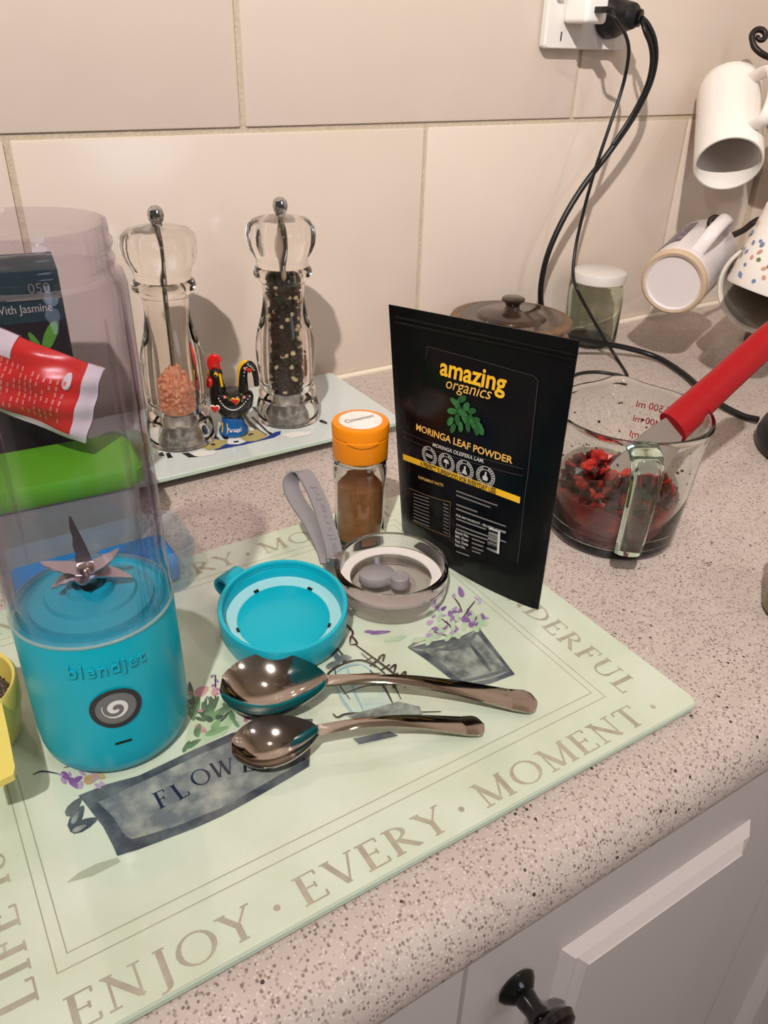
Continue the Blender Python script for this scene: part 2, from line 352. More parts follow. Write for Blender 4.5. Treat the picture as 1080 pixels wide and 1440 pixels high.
# cabinet below
cab = thing('base_cabinet', 'white painted base cabinet with panelled doors under the worktop', 'cabinet', (.45, -.3, -.9))
box('body', (X1-X0-.02, .52, .855), ((X0+X1)/2, -.29, -.4705), m_cab, cab, bev=.0)
def door(x0, x1, knob=None):
    z0, z1, yf = -.86, -.0405, -.575; fw = .07
    ds = []
    for a, b_, c_, d_ in ((x0, x1, z1-fw, z1), (x0, x1, z0, z0+fw), (x0, x0+fw, z0+fw, z1-fw), (x1-fw, x1, z0+fw, z1-fw)):
        ds.append(box_data((b_-a, .02, d_-c_), ((a+b_)/2, yf+.01, (c_+d_)/2), bev=.0))
    d = mk('door', *merge(*ds), m_cab, cab, smooth=False)
    xi0, xi1, zi0, zi1 = x0+fw, x1-fw, z0+fw, z1-fw
    box('panel', (xi1-xi0-.030, .006, zi1-zi0-.030), ((xi0+xi1)/2, yf-.0067, (zi0+zi1)/2), m_cab, d, bev=0)
    mv = []
    for (ins, dy) in ((-.002, .012), (0, .0), (.0065, -.0060), (.0075, -.0050), (.0095, -.0050), (.0155, -.0092)):
        mv += [(xi0+ins, yf+dy, zi0+ins), (xi1-ins, yf+dy, zi0+ins), (xi1-ins, yf+dy, zi1-ins), (xi0+ins, yf+dy, zi1-ins)]
    mf = [(r*4+i, r*4+(i+1) % 4, (r+1)*4+(i+1) % 4, (r+1)*4+i) for r in range(5) for i in range(4)]
    mk('moulding', mv, mf, m_cab, d, smooth=False)
    if knob:
        lathe('knob', [(0, 0), (.0115, 0), (.0125, .0015), (.011, .004), (.0065, .008), (.0055, .016), (.0075, .021), (.0145, .0245), (.0165, .0275), (.015, .031), (.008, .0345), (0, .0355)], m_blackgloss, d, c=(knob[0], yf, knob[1]), rot=frame((0, -1, 0)), seg=32)['label'] = 'black glossy mushroom knob'
kp = py(724, 1384, -.575)
door(.404, .7125, (kp.x, kp.z)); door(.7155, 1.024); door(.0925, .401)

# ------------------------------------------------------------------ glass board with print
BZ = .0065
bd = thing('cutting_board', 'pale green printed glass cutting board with lettered border under the spoons', 'cutting board', (.386, -.409, .0015))
BX0, BX1, BY0, BY1 = .1925, .580, -.5515, -.2665
bc = ((BX0+BX1)/2, (BY0+BY1)/2)
slab('glass_plate', rrect(BX1-BX0, BY1-BY0, .006, c=bc), .0018, BZ, m_boardglass, bd, bev=.0008)
slab('glass_edge', rrect(BX1-BX0+.0006, BY1-BY0+.0006, .006, c=bc), .0026, BZ-.0010, m_edgeglass, bd)
for x in (BX0+.02, BX1-.02):
    for y in (BY0+.02, BY1-.02): lathe('foot', [(0, 0), (.005, 0), (.005, .0022), (0, .0022)], m_wpl, bd, c=(x, y, 0), seg=16)
LAY = [0]
def flat(name, V2, Fc, m, z): return mk(name, [(v[0], v[1], z+(v[2]*.000012 if len(v) > 2 else 0)) for v in V2], Fc, m, bd, smooth=False)
def zlay(): LAY[0] += 1; return BZ+.00006+.000004*LAY[0]
def rule(r):
    xa, xb, ya, yb = r; t = .00055; z = zlay()
    q = [(xa, ya), (xb, ya), (xb, yb), (xa, yb)]; q2 = [(xa+t, ya+t), (xb-t, ya+t), (xb-t, yb-t), (xa+t, yb-t)]
    flat('border_line', q+q2, [(i, (i+1) % 4, 4+(i+1) % 4, 4+i) for i in range(4)], m_rule, z)
rule((.2342, .5362, -.5214, -.297)); rule((.2394, .5316, -.5150, -.3035))
def edge_text(s, org, ang, length, cap):
    V2, Fc, wd = serif_line(s); sx = length/wd; ca, sa = math.cos(ang), math.sin(ang)
    flat('border_lettering', [(org[0]+x*sx*ca-y*cap*sa, org[1]+x*sx*sa+y*cap*ca, k) for x, y, k in V2], Fc, m_letter, zlay())
cap = .0145
for y0 in (-.5468, -.2915):
    edge_text('ENJOY', (.234, y0), 0, .0765, cap); edge_text('EVERY', (.331, y0), 0, .0785, cap); edge_text('MOMENT', (.4295, y0), 0, .113, cap)
    for x in (.3203, .4185, .5535): edge_text('.', (x-.003, y0), 0, .006, cap)
edge_text('LIFE IS WONDERFUL', (.5468, -.290), -pi/2, .235, cap)
edge_text('LIFE IS WONDERFUL', (.2262, -.528), pi/2, .235, cap)
def bp(x, y): q = pz(x, y, BZ); return (q.x, q.y)
def decal(name, px, m):
    V2 = [bp(*q) for q in px]
    bm = bmesh.new(); vs = [bm.verts.new((x, y, 0)) for x, y in V2]; f = bm.faces.new(vs); bmesh.ops.triangulate(bm, faces=[f]); bm.verts.index_update()
    Fc = [tuple(v.index for v in f.verts) for f in bm.faces]; bm.free(); return flat(name, V2, Fc, m, zlay())
def ribbon(px, wd, smooth=6):
    P = catmull([Vector(bp(*q)+(0,)) for q in px], smooth) if len(px) > 2 else [Vector(bp(*q)+(0,)) for q in px]
    V2 = []; n = len(P)
    for i in range(n):
        t = (P[min(i+1, n-1)]-P[max(i-1, 0)]).normalized(); h = wd/2*(.45+.55*math.sin(pi*(i+.5)/n))
        V2 += [(P[i].x-t.y*h, P[i].y+t.x*h), (P[i].x+t.y*h, P[i].y-t.x*h)]
    return V2, [(2*i, 2*i+1, 2*i+3, 2*i+2) for i in range(n-1)]
def lines(name, paths, wd, m):
    for p_ in paths: flat(name, *ribbon(p_, wd), m, zlay())
def leaf(x, y, L, wd, ang):
    c, s = math.cos(math.radians(ang)), -math.sin(math.radians(ang)); pts = []
    for k in range(10):
        a = 2*pi*k/10; u, v = L/2*math.cos(a), wd/2*math.sin(a)*(1-.35*math.cos(a)); pts.append(bp(x+u*c+v*s*-1*1., y+u*s+v*c))
    return pts, [tuple(range(10))]
def leaves(name, L, m):
    for a in L: flat(name, *leaf(*a), m, zlay())
def wc(name, c1, c2, sc=60): return mat(name, c1, .1, noise=(sc, c2, .38, .62))
m_boxd = wc('print_dark_slate_wash', (62, 68, 76), (108, 114, 114), 60); m_boxl = wc('print_mottled_zinc_wash', (104, 110, 114), (158, 162, 152), 80)
m_navy = mat('print_navy_ink', (34, 36, 58), .1); m_gr1 = wc('print_leaf_green', (120, 158, 112), (70, 98, 74)); m_gr2 = wc('print_dark_leaf', (48, 66, 58), (82, 108, 84))
m_pk = wc('print_pink', (176, 112, 128), (206, 160, 160)); m_pu = wc('print_purple', (122, 84, 142), (158, 124, 170)); m_wash = wc('print_green_wash', (164, 190, 156), (186, 200, 168))
m_br = wc('print_brown_ink', (92, 78, 66), (60, 54, 52)); m_blw = wc('print_pale_blue_wash', (168, 192, 190), (190, 204, 186)); m_shd = mat('print_grey_brush_stroke', (166, 172, 150), .1)
m_tan = wc('print_tan', (168, 140, 104), (190, 168, 128)); m_grl = wc('print_light_zinc', (150, 156, 148), (92, 98, 96), 90)
# flower box
decal('brush_stroke', [(93, 1242), (110, 1228), (135, 1215), (165, 1206), (170, 1212), (130, 1232)], m_shd)
decal('flower_box_print', [(110, 1119), (150, 1103), (195, 1091), (273, 1054), (326, 1031), (400, 1012), (440, 1011), (437, 1045), (435, 1078), (413, 1091), (312, 1148), (227, 1183), (192, 1196), (165, 1204), (158, 1188), (145, 1163), (118, 1128)], m_boxd)
decal('flower_box_face_print', [(138, 1128), (200, 1100), (275, 1064), (328, 1042), (425, 1022), (425, 1072), (312, 1136), (228, 1170), (190, 1182), (176, 1176), (160, 1150)], m_boxl)
lines('flower_box_rim_print', [[(112, 1122), (195, 1094), (273, 1058), (328, 1035)], [(168, 1200), (230, 1178), (312, 1144), (412, 1090)], [(172, 1172), (178, 1184), (200, 1180), (240, 1166)]], .003, m_boxd)
leaves('box_handle_print', [(108, 1150, 40, 16, 60), (118, 1160, 44, 16, 25), (104, 1135, 34, 14, 50)], m_boxd)
leaves('box_handle_print', [(106, 1150, 20, 7, 60), (112, 1165, 22, 7, 25)], m_grl)
V2 = []; Fs = []
FL = [('F', 227, 1124), ('L', 253, 1112), ('O', 282, 1093), ('W', 313, 1081), ('E', 349, 1074), ('R', 377, 1070), ('S', 404, 1050)]
for i, (ch, x, y) in enumerate(FL):
    v, f, wd = glyph(ch); c = bp(x, y); a = FL[max(0, i-1)]; b_ = FL[min(len(FL)-1, i+1)]; d = Vector(bp(b_[1], b_[2]))-Vector(bp(a[1], a[2])); d.normalize()
    o = len(V2); h = .0105; V2 += [(c[0]+((px_-wd/2)*d.x-(py_-.5)*d.y)*h, c[1]+((px_-wd/2)*d.y+(py_-.5)*d.x)*h, k_) for px_, py_, k_ in v]; Fs += [tuple(k+o for k in q) for q in f]
flat('flowers_lettering', V2, Fs, m_navy, zlay())
# foliage and tulips beside the blender
decal('foliage_wash_print', [(262, 1035), (270, 1010), (300, 985), (325, 985), (332, 1010), (318, 1032), (285, 1048), (258, 1060)], m_wash)
leaves('leaf_print', [(274, 993, 34, 15, 70), (296, 996, 42, 13, 55), (313, 1000, 46, 10, 35), (268, 972, 26, 9, 100), (305, 1028, 36, 9, 20), (272, 1046, 26, 8, 30), (262, 1050, 20, 6, 60)], m_gr1)
leaves('dark_leaf_print', [(270, 990, 26, 7, 75), (288, 1008, 22, 5, -40), (282, 1012, 16, 5, -20), (318, 1006, 26, 4, 50), (268, 968, 20, 6, 100)], m_gr2)
leaves('tulip_print', [(284, 972, 22, 13, 30), (322, 982, 20, 10, 60), (282, 1025, 20, 10, -30), (350, 1004, 18, 11, 10), (347, 1012, 10, 6, 40)], m_pk)
leaves('lavender_print', [(299, 951, 7, 4, 30), (305, 958, 8, 4, -30), (301, 964, 9, 4, 20), (307, 970, 9, 4, -20), (304, 976, 10, 4, 10), (93, 1092, 18, 9, -40), (104, 1102, 20, 10, -50), (110, 1096, 14, 8, 30)], m_pu)
leaves('tan_flower_print', [(128, 1096, 22, 13, 20), (142, 1092, 14, 10, -20), (322, 888, 26, 13, 20), (316, 896, 14, 9, -20)], m_tan)
lines('twig_print', [[(84, 1089), (60, 1085), (46, 1090)], [(90, 1080), (120, 1074), (150, 1072)], [(303, 982), (303, 950)]], .0009, m_navy)
# bucket of lavender
def scatter(name, n_, x0, x1, y0, y1, L, m, inside=None):
    k = 0
    while k < n_:
        x, y = random.uniform(x0, x1), random.uniform(y0, y1)
        if inside and not inside(x, y): continue
        k += 1; l_ = random.uniform(*L); leaves(name, [(x, y, l_, l_*random.uniform(.35, .6), random.uniform(0, 180))], m)
m_rose = wc('print_rose', (150, 92, 118), (196, 142, 150)); m_lil = wc('print_lilac', (158, 132, 170), (186, 168, 190))
scatter('leaf_print', 14, 262, 335, 985, 1052, (10, 20), m_gr1, lambda x, y: y > 1100-.35*x-40 and y < 1135-.32*x)
scatter('dark_leaf_print', 10, 262, 330, 970, 1045, (8, 16), m_gr2, lambda x, y: y < 1130-.32*x)
scatter('rose_print', 7, 268, 360, 965, 1030, (8, 14), m_rose, lambda x, y: y < 1125-.32*x)
scatter('lavender_print', 9, 84, 150, 1084, 1106, (6, 12), m_lil)
decal('bucket_print', [(574, 912), (606, 903), (647, 896), (674, 884), (700, 918), (724, 949), (689, 962), (650, 968), (618, 943), (596, 926)], m_boxd)
decal('bucket_face_print', [(594, 914), (640, 906), (672, 893), (716, 945), (690, 956), (655, 962), (630, 944)], m_grl)
lines('bucket_rim_print', [[(575, 912), (600, 915), (640, 906), (674, 884)], [(574, 911), (590, 902), (606, 899)]], .0022, m_grl)
leaves('bucket_leaf_print', [(605, 898, 24, 9, 60), (620, 890, 26, 9, 40), (640, 886, 24, 9, 100), (655, 878, 22, 8, 60), (668, 882, 18, 8, 120), (590, 900, 24, 7, 10), (632, 872, 22, 7, 80), (562, 898, 20, 6, 20), (548, 900, 16, 6, 10)], m_wash)
leaves('bucket_lavender_print', [(612, 886, 13, 8, 30), (626, 880, 14, 9, 60), (640, 872, 16, 9, 20), (655, 872, 14, 9, -20), (664, 878, 12, 8, 40), (648, 833, 16, 8, 110), (634, 862, 12, 7, 60), (658, 862, 12, 6, 90), (672, 870, 10, 6, 20), (535, 890, 30, 5, 5), (520, 889, 16, 4, 0), (645, 860, 10, 6, 30)], m_pu)
lines('stem_print', [[(636, 838), (645, 850), (650, 862)], [(668, 846), (660, 856), (652, 868)], [(620, 870), (632, 880), (640, 892)], [(604, 888), (618, 892), (640, 898)]], .0011, m_br)
scatter('bucket_leaf_print', 16, 592, 682, 858, 902, (10, 18), m_wash, lambda x, y: y < 912-.22*(x-575)); scatter('bucket_lavender_print', 16, 598, 690, 838, 895, (6, 12), m_lil, lambda x, y: y < 908-.22*(x-575)); scatter('bucket_lavender_print', 8, 605, 680, 856, 890, (6, 11), m_pu, lambda x, y: y < 905-.22*(x-575))
lines('bucket_streak_print', [[(600, 920), (620, 936), (645, 958)], [(640, 962), (690, 950), (715, 942)], [(660, 905), (675, 925), (690, 945)], [(612, 915), (640, 912), (668, 896)]], .0026, m_boxd)
lines('bucket_light_print', [[(630, 925), (650, 940), (664, 950)], [(675, 905), (690, 925), (702, 938)]], .003, m_grl)
# bird cage
decal('cage_glass_print', [(468, 949), (508, 936), (538, 958), (555, 993), (525, 1003), (502, 1007), (484, 992)], m_blw)
lines('cage_glass_line_print', [[(468, 949), (488, 938), (510, 937), (540, 960)], [(468, 950), (478, 978), (490, 996), (505, 1007), (555, 994)], [(488, 938), (496, 968), (512, 1003)]], .0016, wc('print_blue_line', (120, 160, 176), (150, 180, 186)))
lines('cage_wire_print', [[(460, 962), (462, 948), (480, 936), (500, 930)], [(470, 908), (484, 926), (482, 934)], [(492, 906), (494, 896), (502, 906), (492, 908)], [(486, 878), (496, 890), (492, 900)], [(500, 908), (530, 930), (555, 950), (570, 968)], [(482, 932), (510, 930), (530, 940)], [(525, 934), (535, 926)], [(535, 944), (548, 936)], [(545, 955), (560, 948)], [(552, 968), (567, 955)], [(532, 926), (540, 922), (538, 932)], [(548, 942), (556, 936), (554, 948)], [(562, 952), (570, 946), (568, 958)], [(468, 1005), (475, 1010), (490, 1005), (540, 1004), (620, 1002)], [(440, 920), (446, 945), (452, 965)], [(520, 944), (540, 968), (552, 990)]], .0015, m_br)
lines('cage_grid_print', [[(478, 960), (505, 950), (535, 948)], [(482, 978), (515, 966), (545, 966)], [(512, 932), (524, 925)], [(520, 938), (533, 930)], [(508, 920), (548, 956), (564, 985)], [(470, 940), (476, 962), (492, 985)]], .0010, m_br)
leaves('cage_flourish_print', [(470, 935, 26, 8, 25), (486, 926, 18, 8, 0), (540, 1012, 40, 8, 8), (580, 1003, 24, 8, -15)], m_grl)
decal('cage_base_print', [(488, 1008), (560, 988), (590, 995), (596, 1012), (550, 1018), (510, 1020)], m_grl)
decal('dark_patch_print', [(496, 1040), (548, 1030), (560, 1036), (505, 1048)], m_boxd)  # plain dark slate patch just below the cage base
decal('cage_post_print', [(463, 915), (470, 912), (482, 930), (474, 934)], m_boxd)

# ------------------------------------------------------------------ blender
BC = Vector((.2926, -.4017, BZ))
bl = thing('portable_blender', 'turquoise portable blender with open clear tinted jar and swirl button', 'blender', BC)
RB = .0379
va = math.atan2(-math.sin(YAW), math.cos(YAW))  # direction of picture-right along the counter
lathe('motor_base', [(0, .0), (.0300, .0), (.0335, .0012), (.0362, .0045), (.0375, .010), (.0380, .018), (RB, .05), (.0376, .083), (.0372, .0845), (.0345, .0850), (.0335, .0835), (.0290, .0832), (.0285, .0860), (.0215, .0880), (.0205, .0900), (.0115, .0905), (.0105, .0935), (.008, .0942), (.0075, .0905), (0, .0905)], m_cyan, bl, c=BC, seg=96, angle=28)
lathe('jar', [(.0372, .0851), (.0374, .0865), (.0370, .16), (.0366, .2340), (.0356, .2385), (.0326, .2392), (.0306, .2385), (.0318, .2345), (.0335, .230), (.0340, .16), (.0342, .0870), (.0340, .0852)], m_jar, bl, c=BC, seg=96, closed=True, angle=50)
lathe('threaded_rim', [(.0326, .2393), (.0322, .2420), (.0332, .2430), (.0332, .2445), (.0322, .2458), (.0322, .2485), (.0332, .2495), (.0332, .2510), (.0322, .2523), (.0322, .2560), (.0318, .2580), (.0308, .2580), (.0304, .2560), (.0304, .2393)], clear('thick_lavender_plastic', (252, 250, 253), absorb=(160, 146, 174)), bl, c=BC, seg=96, closed=True, angle=50)
for a in (va-.35, va+.30, va+pi+.35, va+pi-.3):
    tube('inner_rib', [BC+Vector((.0338*math.cos(a), .0338*math.sin(a), z)) for z in (.095, .12, .16, .20, .226)], [.0004, .0014, .0015, .0014, .0004], m_jar, bl, seg=10)
lathe('seam_ring', [(.0378, .0838), (.0381, .0845), (.0378, .0852), (.0370, .0852), (.0370, .0838)], m_frost, bl, c=BC, seg=96, closed=True)
hub = lathe('blade_hub', [(0, .093), (.0048, .093), (.0048, .0985), (.0035, .100), (.0035, .1035), (.002, .1045), (0, .1045)], mat('brushed_steel', (170, 160, 150), .28, 1.), bl, c=BC, seg=24)
m_blade = mat('blade_steel', (200, 196, 200), .2, 1.)
def blade(ang, length, rise, z, curl, bw=.0048):
    d = Vector((math.cos(ang), math.sin(ang), 0)); s = Vector((-d.y, d.x, 0)); V = []; n = 9
    for i in range(n):
        t = i/(n-1); c = BC+d*(length*t*(1-.25*curl*t))+Vector((0, 0, z+rise*t*t)); hw = bw*(1-t**2.2)+.0004
        saw = .0007*(i % 2)
        for k, (sg, dz) in enumerate(((1, .0005), (-1, .0005), (-1, -.0005), (1, -.0005))): V.append(c+s*(hw*sg+(saw if sg > 0 else 0)+.003*t*t)+Vector((0, 0, dz)))
    Fc = [(i*4+k, i*4+(k+1) % 4, (i+1)*4+(k+1) % 4, (i+1)*4+k) for i in range(n-1) for k in range(4)]+[(0, 1, 2, 3), tuple((n-1)*4+k for k in range(4))]
    mk('blade', V, Fc, m_blade, bl, smooth=False)
for a, L, rz, z in ((va+.1, .021, -.007, .1005), (va+pi-.1, .022, .004, .1012), (va+.55, .018, .004, .1018), (va+pi+.5, .018, -.003, .1008)): blade(a, L, rz, z, .3)
blade(va+pi*.62, .009, .024, .1022, .5, .0032); blade(va-pi*.5, .016, .003, .1004, .3)
# front direction of the button
bdir = Vector(pz(172, 1030, BZ))-BC; fa = math.atan2(py(160, 995, -.44).y-BC.y, py(160, 995, -.44).x-BC.x)
def hit_cyl(x, y, r):
    d = ray(x, y); ox, oy = CAM.x-BC.x, CAM.y-BC.y; A = d.x*d.x+d.y*d.y; B = ox*d.x+oy*d.y; C = ox*ox+oy*oy-r*r
    t = (-B-math.sqrt(B*B-A*C))/A; q = CAM+d*t; return math.atan2(q.y-BC.y, q.x-BC.x), q.z-BC.z
def cyl(x, y, a0, z0, off): a = a0+x/RB; r = RB+off; return BC+Vector((r*math.cos(a), r*math.sin(a), z0+y))
a0, z0 = hit_cyl(163, 995, RB)
def disc_on(r0, r1, off, m, name, parent):
    V = []; n = 40
    for i in range(n):
        a = 2*pi*i/n
        for r in (r0, r1): V.append(cyl(r*math.cos(a), r*math.sin(a), a0, z0, off))
    Fc = [(2*i, 2*i+1, (2*i+3) % (2*n), (2*i+2) % (2*n)) for i in range(n)]
    if r0 < 1e-6: V.append(cyl(0, 0, a0, z0, off)); Fc = [(2*n, 2*i+1, (2*i+3) % (2*n)) for i in range(n)]
    return mk(name, V, Fc, m, parent)
btn = disc_on(0, .0098, .0005, mat('grey_button', (112, 110, 110), .35), 'power_button', bl); btn['label'] = 'grey round button with white swirl'
disc_on(.0094, .0118, .0008, mat('dark_button_ring', (44, 42, 46), .4), 'button_ring', bl)
V = []
for i in range(41):
    t = i/40; a = -2.4+t*2*pi*1.45; r = .0012+.0052*t; h = .0011*math.sin(pi*min(1, .15+t*.95))*1.0+.0002
    for s in (-1, 1): V.append(cyl(-(r+s*h)*math.cos(a), (r+s*h)*math.sin(a), a0, z0, .0007))
mk('swirl', V, [(2*i, 2*i+1, 2*i+3, 2*i+2) for i in range(40)], mat('white_print', (225, 222, 218), .4), btn)
a1, z1 = hit_cyl(174, 1043, RB)
ps = rrect(.0082, .0016, .00078, 4)
mk('charging_slot', [cyl(x, y, a1, z1, .0003) for x, y in ps], [tuple(range(len(ps)))], mat('slot_black', (10, 16, 18), .6), bl)
a2, z2 = hit_cyl(151, 940, RB)
tv_, tf_, tw_ = text_data('blendjet', .012, .03, spacing=1.12); sc_ = .0345/tw_
mk('embossed_name', [cyl((v.x*sc_-.0345/2), v.y*sc_-.003, a2, z2, .0009 if v.z > 0 else .0000) for v in tv_], tf_, m_cyan, bl, angle=20)

# ------------------------------------------------------------------ lids
def tilt(axis_deg, toward): return Matrix.Rotation(math.radians(axis_deg), 3, Vector((-toward[1], toward[0], 0)).normalized()) if axis_deg else I3
tw = Vector((CAM.x-.41, CAM.y+.37, 0)).normalized()
rotc = Matrix.Rotation(math.radians(8.5), 3, Vector((0, 0, 1)).cross(tw))
LC = Vector(pz(399, 868, .020)); LC.z = BZ+.0055
ld = thing('blender_cap', 'turquoise screw cap lying open side up behind the large spoon', 'cap', (LC.x, LC.y, BZ))
LR = .0390
lathe('cap_shell', [(0, 0), (.0345, 0), (.0372, .0015), (.0385, .005), (LR, .0205), (.0386, .0215), (.0366, .0215), (.0362, .0195), (.0368, .0188), (.0362, .0175), (.0368, .0165), (.0358, .015), (.0352, .0095), (.033, .0085), (0, .0085)], m_cyan2, ld, c=LC, rot=rotc, seg=80, angle=28)
lathe('seal_ring', [(.0352, .0088), (.0352, .0098), (.0285, .0092), (.0280, .0085)], mat('translucent_seal', (150, 200, 205), .3), ld, c=LC, rot=rotc, seg=64)
lathe('inner_disc', [(0, .0090), (.0275, .0090), (.0282, .0086)], m_cyan2, ld, c=LC, rot=rotc, seg=64)
for k in range(5):
    a = k*2*pi/5+.5; box('notch', (.0032, .0016, .0014), LC+rotc@Vector((.0288*math.cos(a), .0288*math.sin(a), .0092)), m_black, ld, rot=rotc@Matrix.Rotation(a+pi/2, 3, 'Z'), bev=0)
hd = (Vector(pz(309, 822, .022))-LC); hd.z = 0; hd.normalize(); hs = Vector((-hd.y, hd.x, 0))
lathe('carry_loop', [(.0064, -.0085), (.0068, -.0078), (.0068, .0078), (.0064, .0085), (.0044, .0085), (.0040, .0078), (.0040, -.0078), (.0044, -.0085)], m_cyan2, ld, c=LC+rotc@(hd*(LR+.0035)+Vector((0, 0, .0150))), rot=frame(hs), seg=28, closed=True)
KC = Vector(pz(550, 801, .025)); KC.z = BZ
kd = thing('drinking_lid', 'clear drinking lid with grey stopper and grey strap in front of the cinnamon jar', 'lid', KC)
lathe('lid_shell', [(.0340, 0), (.0360, .002), (.0372, .006), (.0372, .0125), (.0378, .0135), (.0378, .0235), (.0370, .0245), (.0352, .0245), (.0348, .0225), (.0352, .0205), (.0346, .0185), (.0350, .0165), (.0344, .0140), (.0335, .0120), (.0335, .0025), (.0320, .0005)], m_lidclear, kd, c=KC, seg=80, closed=True, angle=40)
lathe('lid_disc', [(.0335, .0115), (.0335, .0128), (.0255, .0122), (.0235, .0085), (0, .0080), (0, .0068), (.0240, .0070), (.0262, .0108)], m_lidthin, kd, c=KC, seg=64, closed=False)
lathe('gasket', [(.0340, .0130), (.0340, .0142), (.0272, .0136), (.0270, .0128)], mat('white_silicone', (222, 214, 208), .45), kd, c=KC, seg=64, closed=True)
rr = Vector((math.cos(va), math.sin(va), 0)); ff = Vector((-rr.y, rr.x, 0))
def lidp(u, v): return KC+rr*u+ff*v
st = []
for cx_, cy_, r, h in ((-.0105, -.0005, .0105, .0165), (-.0085, .004, .0085, .0165)): pass
outline = []
for i in range(28):
    a = 2*pi*i/28; r = .0098*(1+.10*math.cos(2*a-.8)); outline.append((-.0095+r*1.12*math.cos(a), .001+r*math.sin(a)))
R3 = Matrix((rr, ff, Vector((0, 0, 1)))).transposed()
slab('stopper', outline, .0086, .0160, m_grey, kd, bev=.0008, c=KC, rot=R3, angle=50)
lathe('pivot', [(.0105, .0082), (.0100, .0105), (.0, .0105)], m_lidthin, kd, c=lidp(.0065, -.0035), seg=32)
pv = lathe('pivot_cap', [(.0062, .0086), (.0062, .0155), (.0055, .0163), (.0035, .0163), (.0032, .0158), (.0015, .0158), (.0012, .0163), (0, .0163)], m_grey, kd, c=lidp(.0060, -.0030), seg=32)
slab('stopper_bridge', rrect(.010, .007, .001, 3, (.0, -.0015)), .0100, .0152, m_grey, kd, c=KC, rot=R3)
# clasp and strap
clc = Vector(pz(466, 783, .016)); cl = lidp(-.0375, .0085)
clasp = box('strap_clasp', (.0105, .0115, .017), cl+Vector((0, 0, .0155)), m_chrome, kd, rot=R3@Matrix.Rotation(math.radians(-12), 3, 'Z'), bev=.0008); clasp.data.materials[0] = mat('satin_steel_clasp', (190, 188, 188), .3, .85); clasp['label'] = 'chrome clasp of the strap'
top = cl+Vector((0, 0, .024)); P0 = top
q = lambda x, y, k: pd(x, y, FW.dot(P0-CAM)+k)
loop = [q(462, 792, .0), q(455, 770, .004), q(438, 735, .008), q(418, 705, .012), q(409, 682, .014), q(414, 668, .013), q(425, 664, .011), q(436, 678, .009), q(450, 708, .006), q(460, 740, .003), q(468, 768, .0), q(471, 788, .0)]
LP = catmull(loop, 5); V = []; n = len(LP); wdir = (FW*.55+RT*.80+UP*.12).normalized()
for i in range(n):
    t = (LP[min(i+1, n-1)]-LP[max(i-1, 0)]).normalized(); wv = (wdir-t*wdir.dot(t)).normalized()*.0060; nn = t.cross(wv).normalized()*.0008
    V += [LP[i]+wv+nn, LP[i]-wv+nn, LP[i]-wv-nn, LP[i]+wv-nn]
mk('strap', V, [(i*4+k, i*4+(k+1) % 4, i*4+4+(k+1) % 4, i*4+4+k) for i in range(n-1) for k in range(4)]+[(0, 1, 2, 3), tuple((n-1)*4+k for k in range(4))], m_grey, kd, angle=40)
tv_, tf_, tw_ = text_data('blendjet', .01, .03); sv = LP[int(n*.66)]; ev = LP[int(n*.94)]
td = (sv-ev).normalized(); up_ = (wdir-td*wdir.dot(td)).normalized(); nr = td.cross(up_).normalized(); nr = nr if nr.dot(FW) < 0 else -nr
def strap_pt(s):  # along the front band
    k = int(n*.66)+s*(int(n*.95)-int(n*.66)); i = min(int(k), n-2); return LP[i].lerp(LP[i+1], k-i)
mk('strap_name', [strap_pt(v.x/tw_)+up_*((.35-v.y)*.0062)+nr*(.0015 if v.z > 0 else .0006) for v in tv_], tf_, m_grey, kd, smooth=False)

# ------------------------------------------------------------------ cinnamon jar
CC = Vector((.4998, -.3051, BZ))
cj = thing('spice_jar', 'orange capped glass jar of brown cinnamon powder', 'spice jar', CC)
lathe('glass_body', [(0, 0), (.0165, 0), (.0185, .0015), (.0192, .005), (.0186, .012), (.0180, .022), (.0182, .045), (.0190, .055), (.0192, .060), (.0182, .064), (.0172, .066), (.0172, .076), (.0155, .076), (.0155, .066), (.0165, .062), (.0172, .057), (.0165, .045), (.0163, .022), (.0170, .010), (.0165, .004), (0, .003)], m_glass, cj, c=CC, seg=56, angle=50)
lathe('cinnamon', [(0, .0035), (.0160, .0042), (.0167, .010), (.0161, .022), (.0163, .040), (.0158, .0465), (0, .0450)], m_cinn, cj, c=CC, seg=40)
lathe('neck_ring', [(.0192, .0665), (.0196, .0680), (.0192, .0695), (.0175, .0695), (.0175, .0665)], m_glass, cj, c=CC, seg=48, closed=True)
cp = lathe('cap', [(.0, .069), (.0190, .069), (.0194, .070), (.0196, .0845), (.0192, .0850), (.0192, .0857), (.0198, .0862), (.0200, .0925), (.0194, .0945), (.0180, .0950), (0, .0950)], m_orange, cj, c=CC, seg=64, angle=30)
lathe('cap_label', [(0, .09515), (.0150, .09515)], mat('white_paper_label', (238, 228, 222), .5, noise=(120, (225, 205, 200), .5, .8)), cp, c=CC, seg=48)
tv_, tf_, tw_ = text_data('Cinnamon', .0, shear=.2); ta = va+math.radians(33); e1 = Vector((math.cos(ta), math.sin(ta), 0)); e2 = Vector((-e1.y, e1.x, 0)); s_ = .0225/tw_
mk('label_lettering', [CC+e1*((v.x-tw_/2)*s_)+e2*(v.y*s_*1.25-.0002)+Vector((0, 0, .0954)) for v in tv_], tf_, mat('dark_label_ink', (70, 62, 66), .6), cp, smooth=False)
V = []; lip = []
la = math.atan2(CAM.y-CC.y, CAM.x-CC.x)
for i in range(13):
    a = la+.1+(i-6)/6*.55; dz = .0022*(1-((i-6)/6)**2)
    for r_, z_ in ((.0194, .0862), (.0207, .0856), (.0206, .0853-dz), (.0194, .0851-dz)): V.append(CC+Vector((r_*math.cos(a), r_*math.sin(a), z_)))
